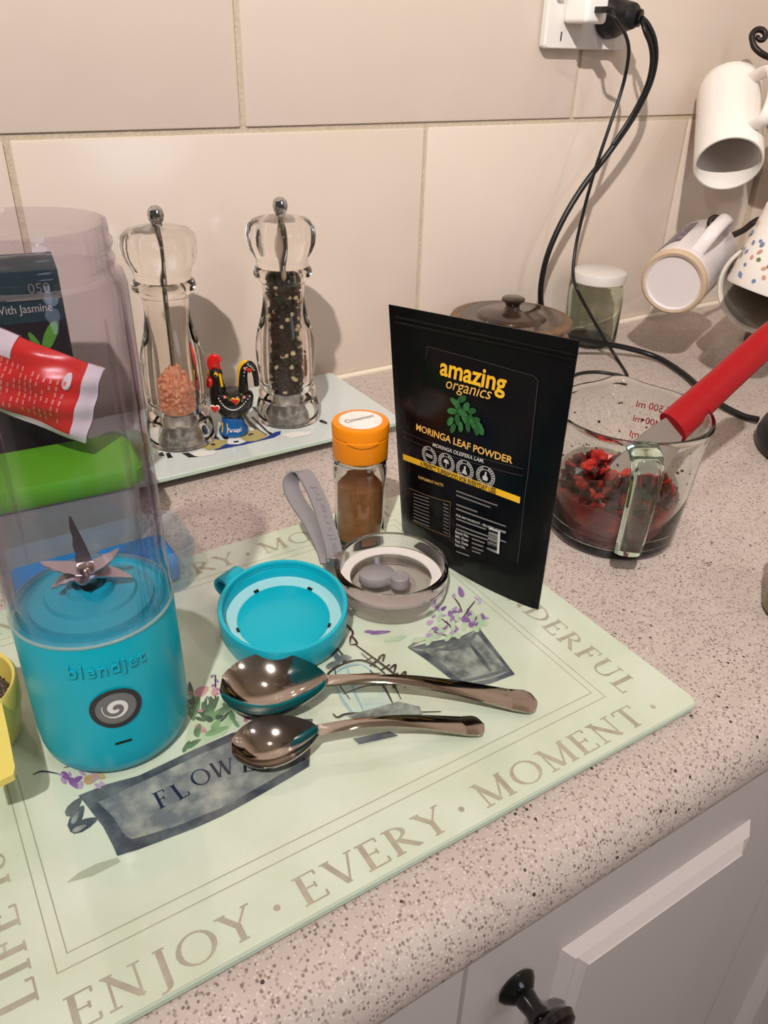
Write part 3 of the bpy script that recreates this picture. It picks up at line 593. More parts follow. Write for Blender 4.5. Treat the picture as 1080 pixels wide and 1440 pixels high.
mk('thumb_lip', V, [(4*i+k, 4*i+(k+1) % 4, 4*i+4+(k+1) % 4, 4*i+4+k) for i in range(12) for k in range(4)]+[(0, 1, 2, 3), (48, 49, 50, 51)], m_orange, cp)

# ------------------------------------------------------------------ pouch
PBL, PBR = Vector(pz(566, 745, BZ)), Vector(pz(757, 857, BZ))
bdv = (PBR-PBL); pn = Vector((bdv.y, -bdv.x, 0)).normalized()   # towards the camera side
if pn.dot(CAM-PBL) < 0: pn = -pn
def on_pouch_plane(x, y): d = ray(x, y); return CAM+d*((PBL-CAM).dot(pn)/d.dot(pn))
PTL, PTR = on_pouch_plane(547, 428), on_pouch_plane(815, 479)
pc = thing('powder_pouch', 'black stand-up pouch of moringa leaf powder with gold lettering', 'pouch', (PBL+PBR)/2)
def ppt(u, v, off=0., side=1):
    e = PBL.lerp(PBR, u).lerp(PTL.lerp(PTR, u), v)
    b = .017*max(0, 1-v)**1.3*max(0, math.sin(pi*u))**.7*(1 if v > .12 else (.55+.45*v/.12))
    wr_ = .0011*math.sin(9*u+14*v)*math.sin(pi*u)*v*(1-v)*2.2+.0007*math.sin(23*v+5*u+.6)*math.sin(pi*u)*math.sin(pi*v)
    sag = Vector((0, 0, -.0)) 
    return e+pn*(side*b+wr_+off)
NU, NV = 36, 48
V = []; Fc = []
for side in (1, -1):
    o = len(V)
    for j in range(NV+1):
        for i in range(NU+1):
            pt = ppt(i/NU, j/NV, .0004*side, side); V.append(pt)
    for j in range(NV):
        for i in range(NU): a = o+j*(NU+1)+i; Fc.append((a, a+1, a+NU+2, a+NU+1))
n1 = (NU+1)*(NV+1)
for i in range(NU): Fc.append((i, i+1, n1+i+1, n1+i)); Fc.append((NV*(NU+1)+i, NV*(NU+1)+i+1, n1+NV*(NU+1)+i+1, n1+NV*(NU+1)+i))
for j in range(NV): Fc.append((j*(NU+1), (j+1)*(NU+1), n1+(j+1)*(NU+1), n1+j*(NU+1))); Fc.append((j*(NU+1)+NU, (j+1)*(NU+1)+NU, n1+(j+1)*(NU+1)+NU, n1+j*(NU+1)+NU))
m_pouch = mat('black_satin_foil', (8, 8, 11), .28, spec=.22, bump=(26, .35, .006))
pb = mk('pouch_body', V, Fc, m_pouch, pc, angle=50)
# homography: picture quad -> (u, v)
def solve8(A, b):
    n = 8; M_ = [A[i][:]+[b[i]] for i in range(n)]
    for i in range(n):
        k = max(range(i, n), key=lambda r: abs(M_[r][i])); M_[i], M_[k] = M_[k], M_[i]
        for r in range(n):
            if r != i:
                f = M_[r][i]/M_[i][i]; M_[r] = [a-f*c for a, c in zip(M_[r], M_[i])]
    return [M_[i][n]/M_[i][i] for i in range(n)]
Q = [((566, 745), (0, 0)), ((757, 857), (1, 0)), ((815, 479), (1, 1)), ((547, 428), (0, 1))]
A_, b_ = [], []
for (x, y), (u, v) in Q:
    A_.append([x, y, 1, 0, 0, 0, -u*x, -u*y]); b_.append(u); A_.append([0, 0, 0, x, y, 1, -v*x, -v*y]); b_.append(v)
HG = solve8(A_, b_)
def uvh(x, y): d = HG[6]*x+HG[7]*y+1; return ((HG[0]*x+HG[1]*y+HG[2])/d, (HG[3]*x+HG[4]*y+HG[5])/d)
def uv(x, y):   # follows the bulge of the front panel
    qx, qy = x, y
    for _ in range(5):
        u, v = uvh(qx, qy); e = ppt(u, v, .0008)-CAM; k = F/e.dot(FW); qx += x-(540+e.dot(RT)*k); qy += y-(720-e.dot(UP)*k)
    return uvh(qx, qy)
PW, PH = bdv.length, (PTR-PBR).length
m_gold = mat('gold_print', (240, 184, 40), .4); m_pale = mat('pale_gold_print', (226, 176, 92), .4); m_wpr = mat('white_label_print', (196, 192, 186), .45); m_gpr = mat('grey_small_print', (118, 114, 110), .5)
m_lab = mat('black_label_film', (9, 8, 13), .2, spec=.25); m_lfd = mat('moringa_leaf_dark', (34, 88, 46), .45); m_lfg = mat('moringa_leaf_green', (58, 128, 66), .45, noise=(300, (36, 92, 48), .3, .7))
def ppoly(name, px, m, off=.0009, sub=1):
    pts = []
    for i in range(len(px)):
        a, b = px[i], px[(i+1) % len(px)]
        for k in range(sub): t = k/sub; pts.append(uv(a[0]+(b[0]-a[0])*t, a[1]+(b[1]-a[1])*t))
    return mk(name, [ppt(u, v, off) for u, v in pts], [tuple(range(len(pts)))], m, pb, smooth=False)
def pgrid(name, tl, tr, br, bl_, m, off=.0006, nu=14, nv=18):
    V = []
    for j in range(nv+1):
        for i in range(nu+1):
            s, t = i/nu, j/nv; x = (bl_[0]*(1-s)+br[0]*s)*(1-t)+(tl[0]*(1-s)+tr[0]*s)*t; y = (bl_[1]*(1-s)+br[1]*s)*(1-t)+(tl[1]*(1-s)+tr[1]*s)*t
            V.append(ppt(*uv(x, y), off))
    return mk(name, V, [(j*(nu+1)+i, j*(nu+1)+i+1, (j+1)*(nu+1)+i+1, (j+1)*(nu+1)+i) for j in range(nv) for i in range(nu)], m, pb)
def ptext(name, s, a, b, m, ysc=1., bold=0., shear=0., off=.0013):
    """a, b: picture points of the left and right end of the baseline"""
    V, Fc, wd = text_data(s, bold, 0, shear); (u0, v0), (u1, v1) = uv(*a), uv(*b)
    dx, dy = (u1-u0)*PW, (v1-v0)*PH; L = math.hypot(dx, dy); k = L/wd; cx_, sx_ = dx/L, dy/L
    return mk(name, [ppt(u0+(v.x*k*cx_-v.y*k*ysc*sx_)/PW, v0+(v.x*k*sx_+v.y*k*ysc*cx_)/PH, off) for v in V], Fc, m, pb, smooth=False)
pgrid('label_panel', (602, 487), (757, 530), (727, 795), (567, 700), m_lab)
tl_ = [((602, 487), (757, 530)), ((757, 530), (727, 795)), ((602, 487), (598, 500))]
def pline(name, paths, m, wd=.00035, off=.0011):
    ds = []
    for path in paths:
        P = [uv(*q_) for q_ in path]; V = []; Fc = []
        PP = []
        for i in range(len(P)-1):
            for k in range(8): t = k/8; PP.append((P[i][0]+(P[i+1][0]-P[i][0])*t, P[i][1]+(P[i+1][1]-P[i][1])*t))
        PP.append(P[-1])
        for i in range(len(PP)):
            a, b = PP[max(0, i-1)], PP[min(len(PP)-1, i+1)]; dx, dy = (b[0]-a[0])*PW, (b[1]-a[1])*PH; L = math.hypot(dx, dy) or 1
            for s in (1, -1): V.append(ppt(PP[i][0]-s*dy/L*wd/2/PW, PP[i][1]+s*dx/L*wd/2/PH, off))
        ds.append((V, [(2*i, 2*i+1, 2*i+3, 2*i+2) for i in range(len(PP)-1)]))
    return mk(name, *merge(*ds), m, pb, smooth=False)
pline('label_outline', [[(602, 487), (750, 528), (757, 535), (728, 792)], [(602, 487), (599, 505)], [(566, 606), (736, 659)], [(566, 614), (735, 669)]], mat('label_edge', (70, 62, 58), .4))
ptext('brand_lettering', 'amazing', (619, 526), (711, 552), m_gold, 1.15, .022)
ptext('brand_lettering', 'organics', (628, 545), (691, 562), m_pale, 1.1, 0., .25)
ptext('product_lettering', 'MORINGA LEAF POWDER', (586, 604), (721, 652), m_pale, 1.0, .018)
ptext('product_lettering', 'MORINGA OLEIFERA LAM.', (609, 627), (681, 651), m_wpr, 1., .012, .15)
pgrid('gold_band', (567, 638), (732, 699), (731, 708), (567, 646), m_gold, .0010, 16, 2)
ptext('band_lettering', 'A PERFECT SUPERFOOD FOR EVERYDAY USE', (592, 654), (698, 694), mat('dark_band_ink', (40, 30, 12), .5), 1.7, .02, off=.0015)
for k, (x, y, g) in enumerate(((604, 641, 'leaf'), (628, 651, 'tree'), (654, 661, 'flask'), (683, 670, 'flask2'))):
    c = uv(x, y); ds = []
    for r0, r1 in ((.0066, .0070), (.0045, .0048)):
        V = []
        for i in range(32):
            a = 2*pi*i/32
            for r in (r0, r1): V.append(ppt(c[0]+r*math.cos(a)/PW, c[1]+r*math.sin(a)/PH, .0011))
        ds.append((V, [(2*i, 2*i+1, (2*i+3) % 64, (2*i+2) % 64) for i in range(32)]))
    for i in range(22):   # ring of tiny lettering marks
        a = 2*pi*i/22+.1; 
        if i in (5, 6, 16, 17): continue
        V = [ppt(c[0]+(r*math.cos(a+da))/PW, c[1]+(r*math.sin(a+da))/PH, .0011) for r, da in ((.0050, -.08), (.0050, .08), (.0063, .07), (.0063, -.07))]; ds.append((V, [(0, 1, 2, 3)]))
    shp = {0: [[(-4, 1.5), (4, 1.5), (4, .6), (-4, .6)], [(-4, -.2), (4, -.2), (4, -1.2), (-4, -1.2)]],
           1: [[(-.4, -4), (.4, -4), (.4, 0), (-.4, 0)], [(-3, 0), (3, 0), (2.2, 2.6), (0, 3.6), (-2.2, 2.6)]],
           2: [[(-1, 3.5), (1, 3.5), (.8, 1), (3, -3.5), (-3, -3.5), (-.8, 1)]], 3: [[(-.8, 4), (.8, 4), (.8, 1), (2.6, -.6), (2, -3.4), (-2, -3.4), (-2.6, -.6), (-.8, 1)]]}[k]
    for s in shp: ds.append(([ppt(c[0]+x_*.0008/PW, c[1]+y_*.0008/PH, .0012) for x_, y_ in s], [tuple(range(len(s)))]))
    mk('seal_badge', *merge(*ds), m_wpr, pb, smooth=False)
# moringa sprig
ds = []
for x, y, L, a in ((640, 566, .0085, 150), (650, 561, .008, 40), (636, 578, .0085, 200), (646, 576, .009, 100), (656, 572, .008, 60), (664, 578, .0075, 30), (634, 592, .008, 240), (644, 590, .0085, 280), (654, 588, .0085, 300), (661, 590, .0085, 250), (666, 596, .0075, 300), (670, 590, .007, 20), (676, 602, .0095, 300), (638, 602, .0075, 250), (649, 600, .0075, 270), (659, 600, .0075, 280), (644, 568, .007, 80), (672, 604, .008, 270), (652, 580, .008, 350)):
    c = uv(x, y); a = math.radians(a); pts = []
    for i in range(10):
        t = 2*pi*i/10; p_, q_ = L/2*math.cos(t), L*.27*math.sin(t); pts.append(ppt(c[0]+(p_*math.cos(a)-q_*math.sin(a))/PW, c[1]+(p_*math.sin(a)+q_*math.cos(a))/PH, .0010+.00004*len(ds)))
    ds.append(pts)
for k, pts in enumerate(ds): mk('printed_leaf', pts, [tuple(range(10))], (m_lfg, m_lfd)[k % 2], pb, smooth=False)
pgrid('barcode', (688, 741), (704, 747), (702, 779), (685, 772), m_wpr, .0011, 2, 2)
ds = []
for i in range(18):
    t = (i+.5)/18; hw = random.choice((.012, .02, .028)); xa, xb = 687.5-2.4*t, 701.2-1.8*t; ya, yb = 743.5+28.5*t, 748+29*t
    a = (xa, ya-hw*30); b = (xb, yb-hw*30); c = (xb, yb+hw*30); d = (xa, ya+hw*30); ds.append(([ppt(*uv(*q_), .0014) for q_ in (a, b, c, d)], [(0, 1, 2, 3)]))
mk('barcode_bar', *merge(*ds), m_pouch, pb, smooth=False)
pline('facts_table', [[(576, 686), (634, 706), (633, 755), (580, 732)], [(634, 706), (633, 755)]], mat('table_gold', (140, 108, 60), .5))
ptext('facts_heading', 'SUPPLEMENT FACTS', (589, 672), (624, 684), m_pale, 1., .01)
for x0, y0, x1 in ((642, 690, 700), (642, 696, 690), (642, 709, 672), (642, 715, 712), (642, 729, 684), (642, 737, 712), (642, 743, 690), (664, 757, 682), (664, 763, 680), (664, 769, 680), (664, 774, 676), (642, 775, 660)):
    pline('small_print', [[(x0, y0), (x1, y0+(x1-x0)*.36)]], m_gpr, .0010)
ptext('small_lettering', 'FOR ANY PRODUCT - RELATED QUERIES', (642, 725), (712, 750), m_wpr, 1., .012)
for t_, y_, x_ in (('Batch No.', 749, 660), ('Mfg. Date', 755, 659), ('Exp. Date', 761, 659), ('Net Wt.', 767, 655)): ptext('small_lettering', t_, (641, y_), (x_, y_+(x_-641)*.36), m_wpr, 1., .02)
for i in range(9):
    pline('small_print', [[(582, 694+i*4.6), (604, 701+i*4.9)], [(624, 708+i*4.9), (631, 711+i*5)]], m_gpr, .0007)
for ya, yb in ((446, 500), (453, 507)):
    tube('zip_ridge', [ppt(*uv(556.5+253*t, ya+(yb-ya)*t), .0006) for t in [k/24 for k in range(25)]], .0009, m_pouch, pb, seg=8)

# ------------------------------------------------------------------ spoons
def spoon(name, label, tip, end, L, bw, bl_, depth, hend, neckz, roll=0.):
    """bowl first, handle to the end; tip and end are world points on the board"""
    d = Vector(end)-Vector(tip); d.z = 0; d.normalize(); s = Vector((-d.y, d.x, 0)); o = Vector((tip[0], tip[1], BZ))
    root = thing(name, label, 'spoon', o+d*(bl_*.5))
    def prof(t):  # t metres along -> half width, edge height, bowl depth
        if t < bl_:
            x = t/bl_; hw = bw/2*(max(0, math.sin(pi*min(1, (x*.97+.015))**.85))**.62)*(1 if x < .5 else 1-.0*x); hw = max(hw, .0035 if x > .8 else .0002)
            return hw, depth+.002+.0035*x**2, depth*max(0, math.sin(pi*x))**.8
        x = (t-bl_)/(L-bl_); hw = .0035-.0003*math.sin(pi*x)+(hend/2-.0035)*max(0, (x-.25)/.75)**1.3
        if x > .93: hw *= math.sqrt(max(0.02, 1-((x-.93)/.07)**2))
        zz = depth+.0055+neckz*math.sin(pi*min(1, x*1.15+.0))**1*(1-x*.3)-(depth+.003)*x**1.2
        return hw, zz, 0
    V = []; NS = 14; n = 150; T_ = .0009
    ts = [L*(i/(n-1)) for i in range(n)]
    for t in ts:
        hw, ez, dp = prof(t)
        for top in (1, 0):
            for k in range(NS+1):
                sg = -1+2*k/NS; z = ez-dp*(1-sg*sg)**.9
                hcr = (0 if t < bl_ else .0008*(1-sg*sg)*min(1, (t-bl_)/.02))
                rl = roll*max(0, 1-t/(L*.8))
                V.append(o+d*t+s*(hw*sg)+Vector((0, 0, z+hw*sg*rl+(T_+hcr if top else -T_*(1-.5*sg*sg)))))
    W_ = 2*(NS+1); Fc = []
    for i in range(n-1):
        a, b = i*W_, (i+1)*W_
        for k in range(NS): Fc.append((a+k, a+k+1, b+k+1, b+k)); Fc.append((a+NS+1+k, b+NS+1+k, b+NS+2+k, a+NS+2+k))
        Fc.append((a, b, b+NS+1, a+NS+1)); Fc.append((a+NS, a+2*NS+1, b+2*NS+1, b+NS))
    for a in (0, (n-1)*W_): Fc += [(a+k, a+k+1, a+NS+2+k, a+NS+1+k) for k in range(NS)]
    cut = bl_*1.02; ib = max(i for i in range(n) if ts[i] <= cut)
    bf = [f for f in Fc if max(f)//W_ <= ib]; hf = [f for f in Fc if max(f)//W_ > ib]
    def comp(fs):
        ids = sorted({i for f in fs for i in f}); mp = {v: k for k, v in enumerate(ids)}; return [V[i] for i in ids], [tuple(mp[i] for i in f) for f in fs]
    mk('bowl', *comp(bf), m_steel, root, angle=50); mk('handle', *comp(hf), m_steel, root, angle=50); return root
spoon('dessert_spoon', 'large steel spoon lying behind the smaller teaspoon on the board', pz(312, 974, .014), pz(746, 985, .011), .1755, .0430, .058, .0115, .0185, .006, .18)
spoon('teaspoon', 'small steel teaspoon in front of the large spoon on the board', pz(327, 1060, .013), pz(668, 1019, .011), .1335, .0310, .044, .0090, .0150, .005, .15)

# ------------------------------------------------------------------ glass tray, grinders, rooster
TZ = .0135
TA, TB = Vector(pz(213, 671, TZ)), Vector(pz(537, 607, TZ))
tr = thing('glass_tray', 'small pale glass tray with torn paper print under the grinders', 'tray', (.5, -.09, .0))
tx0, tx1, ty0, ty1 = .36, .636, -.158, -.014
m_tray = mat('pale_frosted_glass', (203, 210, 207), .12, coat=.5)
slab('glass_plate', rrect(tx1-tx0, ty1-ty0, .004, 4, ((tx0+tx1)/2, (ty0+ty1)/2)), TZ-.004, TZ, m_tray, tr, bev=.0005)
slab('glass_edge', rrect(tx1-tx0+.0006, ty1-ty0+.0006, .004, 4, ((tx0+tx1)/2, (ty0+ty1)/2)), TZ-.0034, TZ-.0007, m_edgeglass, tr)
for x in (tx0+.015, tx1-.015):
    for y in (ty0+.03, ty1-.015): lathe('foot', [(0, 0), (.005, 0), (.005, TZ-.004), (0, TZ-.004)], m_wpl, tr, c=(x, y, 0), seg=14)
def tdecal(name, px, m, dz): 
    V = [pz(x, y, TZ+dz) for x, y in px]; return mk(name, V, [tuple(range(len(V)))], m, tr, smooth=False)
m_ink = mat('print_black_stroke', (34, 34, 34), .15); m_ptan = mat('print_khaki_paper', (170, 156, 98), .3); m_pwh = mat('print_white_paper', (226, 222, 216), .3); m_pbl = mat('print_cobalt', (28, 52, 130), .3)
Z = lambda x, y: (180+x/3.857, 560+y/3.857)
for q_ in ([(165, 300), (185, 290), (200, 312), (170, 314)], [(205, 298), (225, 294), (245, 322), (215, 326)], [(290, 298), (325, 294), (385, 318), (330, 322)], [(440, 185), (462, 183), (500, 225), (470, 222)], [(500, 195), (530, 195), (550, 225), (520, 222)], [(600, 60), (618, 58), (660, 120), (720, 175), (760, 200), (740, 204), (660, 150)], [(668, 44), (690, 48), (710, 75), (694, 76)], [(664, 102), (680, 100), (760, 178), (800, 196), (770, 200)], [(1036, 118), (1052, 116), (1080, 130), (1080, 142), (1040, 130)]): tdecal('brush_mark', [Z(*a) for a in q_], m_ink, .0001)
tdecal('blue_edge_print', [Z(*a) for a in ((450, 275), (560, 240), (660, 232), (760, 205), (800, 182), (830, 178), (826, 196), (790, 214), (720, 230), (640, 250), (560, 266), (480, 282))], m_pbl, .0002)
tdecal('paper_scrap_print', [Z(*a) for a in ((385, 262), (420, 238), (470, 226), (540, 226), (530, 248), (490, 272), (440, 282))], m_ptan, .0003)
tdecal('paper_scrap_print', [Z(*a) for a in ((595, 205), (650, 180), (700, 168), (745, 196), (752, 212), (690, 232), (640, 234))], m_ptan, .0003)
tdecal('paper_scrap_print', [Z(*a) for a in ((540, 222), (600, 216), (640, 236), (600, 250), (545, 250))], m_pwh, .0004)
tdecal('paper_scrap_print', [Z(*a) for a in ((340, 300), (400, 284), (480, 288), (470, 304), (390, 318), (360, 312))], m_pwh, .0004)
tdecal('paper_scrap_print', [Z(*a) for a in ((832, 198), (900, 182), (1000, 180), (985, 198), (880, 216))], m_pwh, .0004)
for q_ in ([(445, 248), (470, 244), (475, 252), (455, 256)], [(570, 232), (600, 230), (600, 238), (575, 240)], [(650, 196), (670, 188), (685, 192), (660, 204)]): tdecal('brush_mark', [Z(*a) for a in q_], m_ink, .0006)

m_mech = mat('grinder_mechanism', (128, 124, 120), .4, .3, noise=(160, (200, 196, 190), .42, .6))
m_salt = mat('pink_rock_salt', (248, 190, 158), .45, sss=.2, noise=(150, (232, 150, 116), .3, .7))
m_pd = mat('black_peppercorn', (76, 62, 52), .7, noise=(500, (30, 24, 20), .3, .7)); m_pw = mat('cream_peppercorn', (236, 216, 172), .6)
def ico(c, r, sub=1, jit=0., sq=(1, 1, 1)):
    bm = bmesh.new(); bmesh.ops.create_icosphere(bm, subdivisions=sub, radius=r)
    V = []
    for v in bm.verts: k = 1+random.uniform(-jit, jit); V.append(Vector(c)+Vector((v.co.x*sq[0], v.co.y*sq[1], v.co.z*sq[2]))*k)
    Fc = [tuple(v.index for v in f.verts) for f in bm.faces]; bm.free(); return V, Fc
def mill(name, label, C, fill):
    C = Vector((C[0], C[1], TZ)); o = thing(name, label, 'grinder', C, 'clear salt and pepper grinders on the tray')
    outer = [(.0270, 0), (.0290, .0008), (.0296, .004), (.0293, .014), (.0280, .019), (.0258, .0215), (.0268, .024), (.0270, .028), (.0256, .0315), (.0244, .0345), (.0250, .039), (.0246, .0425), (.0262, .050), (.0272, .060), (.0273, .070), (.0262, .080), (.0238, .090), (.0205, .102), (.0186, .112), (.0181, .120), (.0190, .128), (.0212, .1315), (.0246, .1335), (.0256, .1370), (.0250, .1405), (.0228, .1425)]
    inner = [(.0160, .1425), (.0160, .026), (.0205, .0225), (.0205, .0005)]
    lathe('acrylic_body', outer+inner, m_acr, o, c=C, seg=56, closed=True, angle=50)
    lathe('head', [(.0, .1430), (.0222, .1430), (.0226, .1465), (.0232, .150), (.0262, .156), (.0288, .163), (.0294, .170), (.0280, .1765), (.0240, .1808), (.0160, .1826), (.0100, .1835), (0, .1838)], m_acr, o, c=C, seg=80, mod=lambda a, z: 1+(.035*math.cos(9*a) if z > .152 and z < .1805 else 0), angle=60)
    lathe('finial', [(0, .183), (.0042, .183), (.0042, .1855), (.0056, .1875), (.0066, .1915), (.0056, .1958), (.003, .1980), (0, .1986)], m_chrome, o, c=C, seg=32)
    tube('spindle', [C+Vector((0, 0, .02)), C+Vector((0, 0, .183))], .0021, m_steel, o, seg=10)
    lathe('mechanism', [(0, .001), (.0195, .001), (.0195, .012), (.015, .021), (.0130, .026), (0, .026)], m_mech, o, c=C, seg=32)
    if fill == 'pepper':
        ds = []; dw = []
        lathe('pepper_core', [(0, .027), (.0128, .027), (.0128, .139), (0, .139)], m_pd, o, c=C, seg=24)
        for k in range(520):
            a = random.uniform(0, 2*pi); r = random.uniform(.0122, .0142); z = random.uniform(.0285, .1375)
            dd = ico(C+Vector((r*math.cos(a), r*math.sin(a), z)), random.uniform(.0020, .0025), 1, .06); (dw if random.random() < .16 else ds).append(dd)
        x = mk('peppercorns', *merge(*ds), m_pd, o, angle=180); x['kind'] = 'stuff'; x = mk('white_peppercorns', *merge(*dw), m_pw, o, angle=180); x['kind'] = 'stuff'
    else:
        ds = []
        lathe('salt_core', [(0, .027), (.0125, .027), (.0122, .055), (.006, .064), (0, .066)], m_salt, o, c=C, seg=24)
        for k in range(330):
            z = random.uniform(.029, .067); rm = .0142 if z < .056 else .0142*(1-(z-.056)/.014); a = random.uniform(0, 2*pi); r = rm*random.uniform(.82, 1)
            ds.append(ico(C+Vector((r*math.cos(a), r*math.sin(a), z)), random.uniform(.0018, .0032), 1, .35))
        x = mk('salt_crystals', *merge(*ds), m_salt, o, smooth=False); x['kind'] = 'stuff'
    return o
mill('pepper_grinder', 'clear acrylic grinder filled with black and white peppercorns', (.5432, -.0975), 'pepper')
mill('salt_grinder', 'clear acrylic grinder half filled with pink salt', (.4385, -.0945), 'salt')
# rooster
RC = Vector((.4840, -.1055, TZ)); E1 = Vector((math.cos(va), math.sin(va), 0)); E2 = Vector((-E1.y, E1.x, 0))
rs = thing('rooster_figurine', 'painted black ceramic rooster on a blue foot between the grinders', 'figurine', RC)
def rp(x, z, y=0.): return RC+E1*x+E2*y+Vector((0, 0, z))
RR = Matrix((E1, E2, Vector((0, 0, 1)))).transposed()
m_rb = mat('black_glaze', (20, 17, 16), .15, coat=.4); m_red = mat('red_glaze', (196, 24, 20), .2, coat=.3); m_yel = mat('yellow_glaze', (222, 172, 24), .2); m_blu = mat('blue_glaze', (22, 88, 150), .2, coat=.3); m_gre = mat('green_glaze', (62, 84, 44), .25); m_pnk = mat('pink_glaze', (226, 128, 118), .25); m_wht = mat('white_glaze_dot', (240, 236, 226), .3)
lathe('foot', [(0, 0), (.0115, 0), (.0132, .002), (.0132, .005), (.0108, .009), (.0100, .015), (.0098, .018), (0, .018)], m_blu, rs, c=rp(0, 0), seg=40)
bodyprof = [(0, .0165), (.0098, .0168), (.0125, .0215), (.0160, .0275), (.0172, .0325), (.0160, .037), (.0130, .0400), (.0085, .0425), (0, .0430)]
V, Fc = lathe_data(bodyprof, (0, 0, 0), I3, 40)
V = [rp(v.x*1.06*(1.08 if v.x > 0 else 1)+.0005, v.z+(.0035*max(0, v.x/.017)**2 if v.z > .03 else 0), v.y*.9) for v in V]; rbd = mk('body', V, Fc, m_rb, rs, angle=60)
nk = catmull([rp(-.0085, .030), rp(-.0105, .038), rp(-.0115, .046), rp(-.0115, .053), rp(-.0115, .0570)], 6); rad = [.0105-.0052*min(1, i/(len(nk)*.7)) for i in range(len(nk))]; tube('neck', nk, rad, m_rb, rs, seg=20)
mk('head', *merge(ico(rp(-.0118, .0572), .0060, 3)), m_rb, rs, angle=180)
tl = catmull([rp(.0085, .034), rp(.0115, .042), rp(.0118, .052), rp(.0135, .062), rp(.0175, .0665), rp(.0215, .063), rp(.0232, .055), rp(.0236, .047)], 6)
n = len(tl); tube('tail', tl, [.0078-.0046*(i/n)**.6 for i in range(n)], m_rb, rs, seg=16, flat=.7, up=tuple(E1))
tl2 = [q_+(-E1*.0028+Vector((0, 0, .0012)))*(1 if i < n*.8 else .4) for i, q_ in enumerate(tl)][int(n*.2):int(n*.68)]
tube('tail_stripe', tl2, .0026, m_yel, rs, seg=10)
def comb_poly():
    pts = [(-.0172, .0595), (-.0185, .0650), (-.0180, .0705), (-.0150, .0745), (-.0110, .0750), (-.0070, .0725), (-.0055, .0690), (-.0075, .0698), (-.0078, .0660), (-.0072, .0610), (-.0110, .0600)]
    return [(a, b) for a, b in pts]
RX = Matrix((E1, Vector((0, 0, 1)), -E2)).transposed()
slab('comb', comb_poly(), -.0022, .0022, m_red, rs, bev=.0009, c=RC, rot=RX, angle=60)
tube('beak', [rp(-.0150, .0572), rp(-.0185, .0570), rp(-.0212, .0555)], [.0034, .0026, .0005], m_yel, rs, seg=12)
for y_ in (-.0024, .0024): mk('wattle', *merge(ico(rp(-.0172, .0492, y_), .0046, 3, 0, (.9, .9, 1.15))), m_red, rs, angle=180)
def on_body(x, z):   # front (camera-facing) side of the body or neck
    r = .0172*math.sqrt(max(0, 1-(x/.0195)**2))*.9*(1-.9*((z-.032)/.0165)**2 if z < .032 else max(.2, 1-1.0*((z-.032)/.014)**2)); return rp(x, z, -r-.0006)
def spot(x, z, r, m, name, sq=.3): mk(name, *ico(on_body(x, z), r, 2, 0, (1, 1, 1)), m, rbd, angle=180)
for i in range(19):
    t = i/18; x = -.0085+.0262*t; z = .0395-.0105*math.sin(pi*(t*.92+.04))+.0005*t; spot(x, z, .00062, m_wht, 'dot')
for i in range(12):
    q_ = tl[int(n*(.22+.045*i))]+E1*.0012-E2*.0046; mk('dot', *ico(q_, .0006, 1), m_wht, rbd, angle=180)
def heart(c, s, m, name):
    pts = []
    for i in range(24):
        t = 2*pi*i/24; pts.append(c+E1*(s*.9*math.sin(t)**3)+Vector((0, 0, s*(.8*math.cos(t)-.3*math.cos(2*t)-.12*math.cos(3*t))))-E2*.0003)
    pts2 = [c+(p_-c)*.55-E2*.0011 for p_ in pts]; mk(name, pts+pts2+[c-E2*.0013], [(i, (i+1) % 24, 24+(i+1) % 24, 24+i) for i in range(24)]+[(24+i, 24+(i+1) % 24, 48) for i in range(24)], m, rbd)
heart(on_body(.0065, .0375)-E2*.0010, .0044, m_yel, 'heart_border'); heart(on_body(.0065, .0375)-E2*.0018, .0034, m_red, 'heart')
heart(on_body(-.0120, .0295)-E2*.0008, .0048, m_wht, 'heart_border'); heart(on_body(-.0120, .0295)-E2*.0016, .0040, m_red, 'heart')
tq = tl[int(n*.55)]; heart(tq-E2*.0042+E1*.0018-Vector((0, 0, .004)), .0028, m_red, 'heart')
for x, z, m_ in ((-.003, .0395, m_pnk), (.0135, .0390, m_pnk), (.0015, .0378, m_gre), (.0112, .0410, m_gre), (.0120, .0365, m_gre), (-.0005, .0392, m_gre)): spot(x, z, .0014, m_, 'painted_petal')
for k in (.47, .60, .72): mk('painted_petal', *ico(tl[int(n*k)]-E2*.0040, .0013, 2), m_gre if k > .5 else m_pnk, rbd, angle=180)
mk('eye', *ico(rp(-.0105, .0580, -.0056), .0019, 2), m_yel, rs, angle=180); mk('pupil', *ico(rp(-.0106, .0580, -.0070), .0010, 2), m_rb, rs, angle=180)
tube('cheek_stripe', [rp(-.0075, .0585, -.0042), rp(-.0066, .052, -.0050), rp(-.0060, .047, -.0055)], .0012, m_yel, rs, seg=8)
tv_, tf_, tw_ = text_data('Portugal', 0., 0, .25); k_ = .0125/tw_
def footp(x, z): a = -pi/2+x/.0125; r = .0124 if z > .007 else .0136; return RC+RR@Vector((r*math.cos(a), r*math.sin(a), z))
mk('foot_lettering', [footp(.0035+(v.x-tw_/2)*k_, .0068+v.y*k_*1.3) for v in tv_], tf_, m_wht, rs, smooth=False)
for x in (-.0085, -.003): tube('foot_stripe', [footp(x, .0145), footp(x+.0003, .009), footp(x, .005)], .0006, m_yel, rs, seg=6)

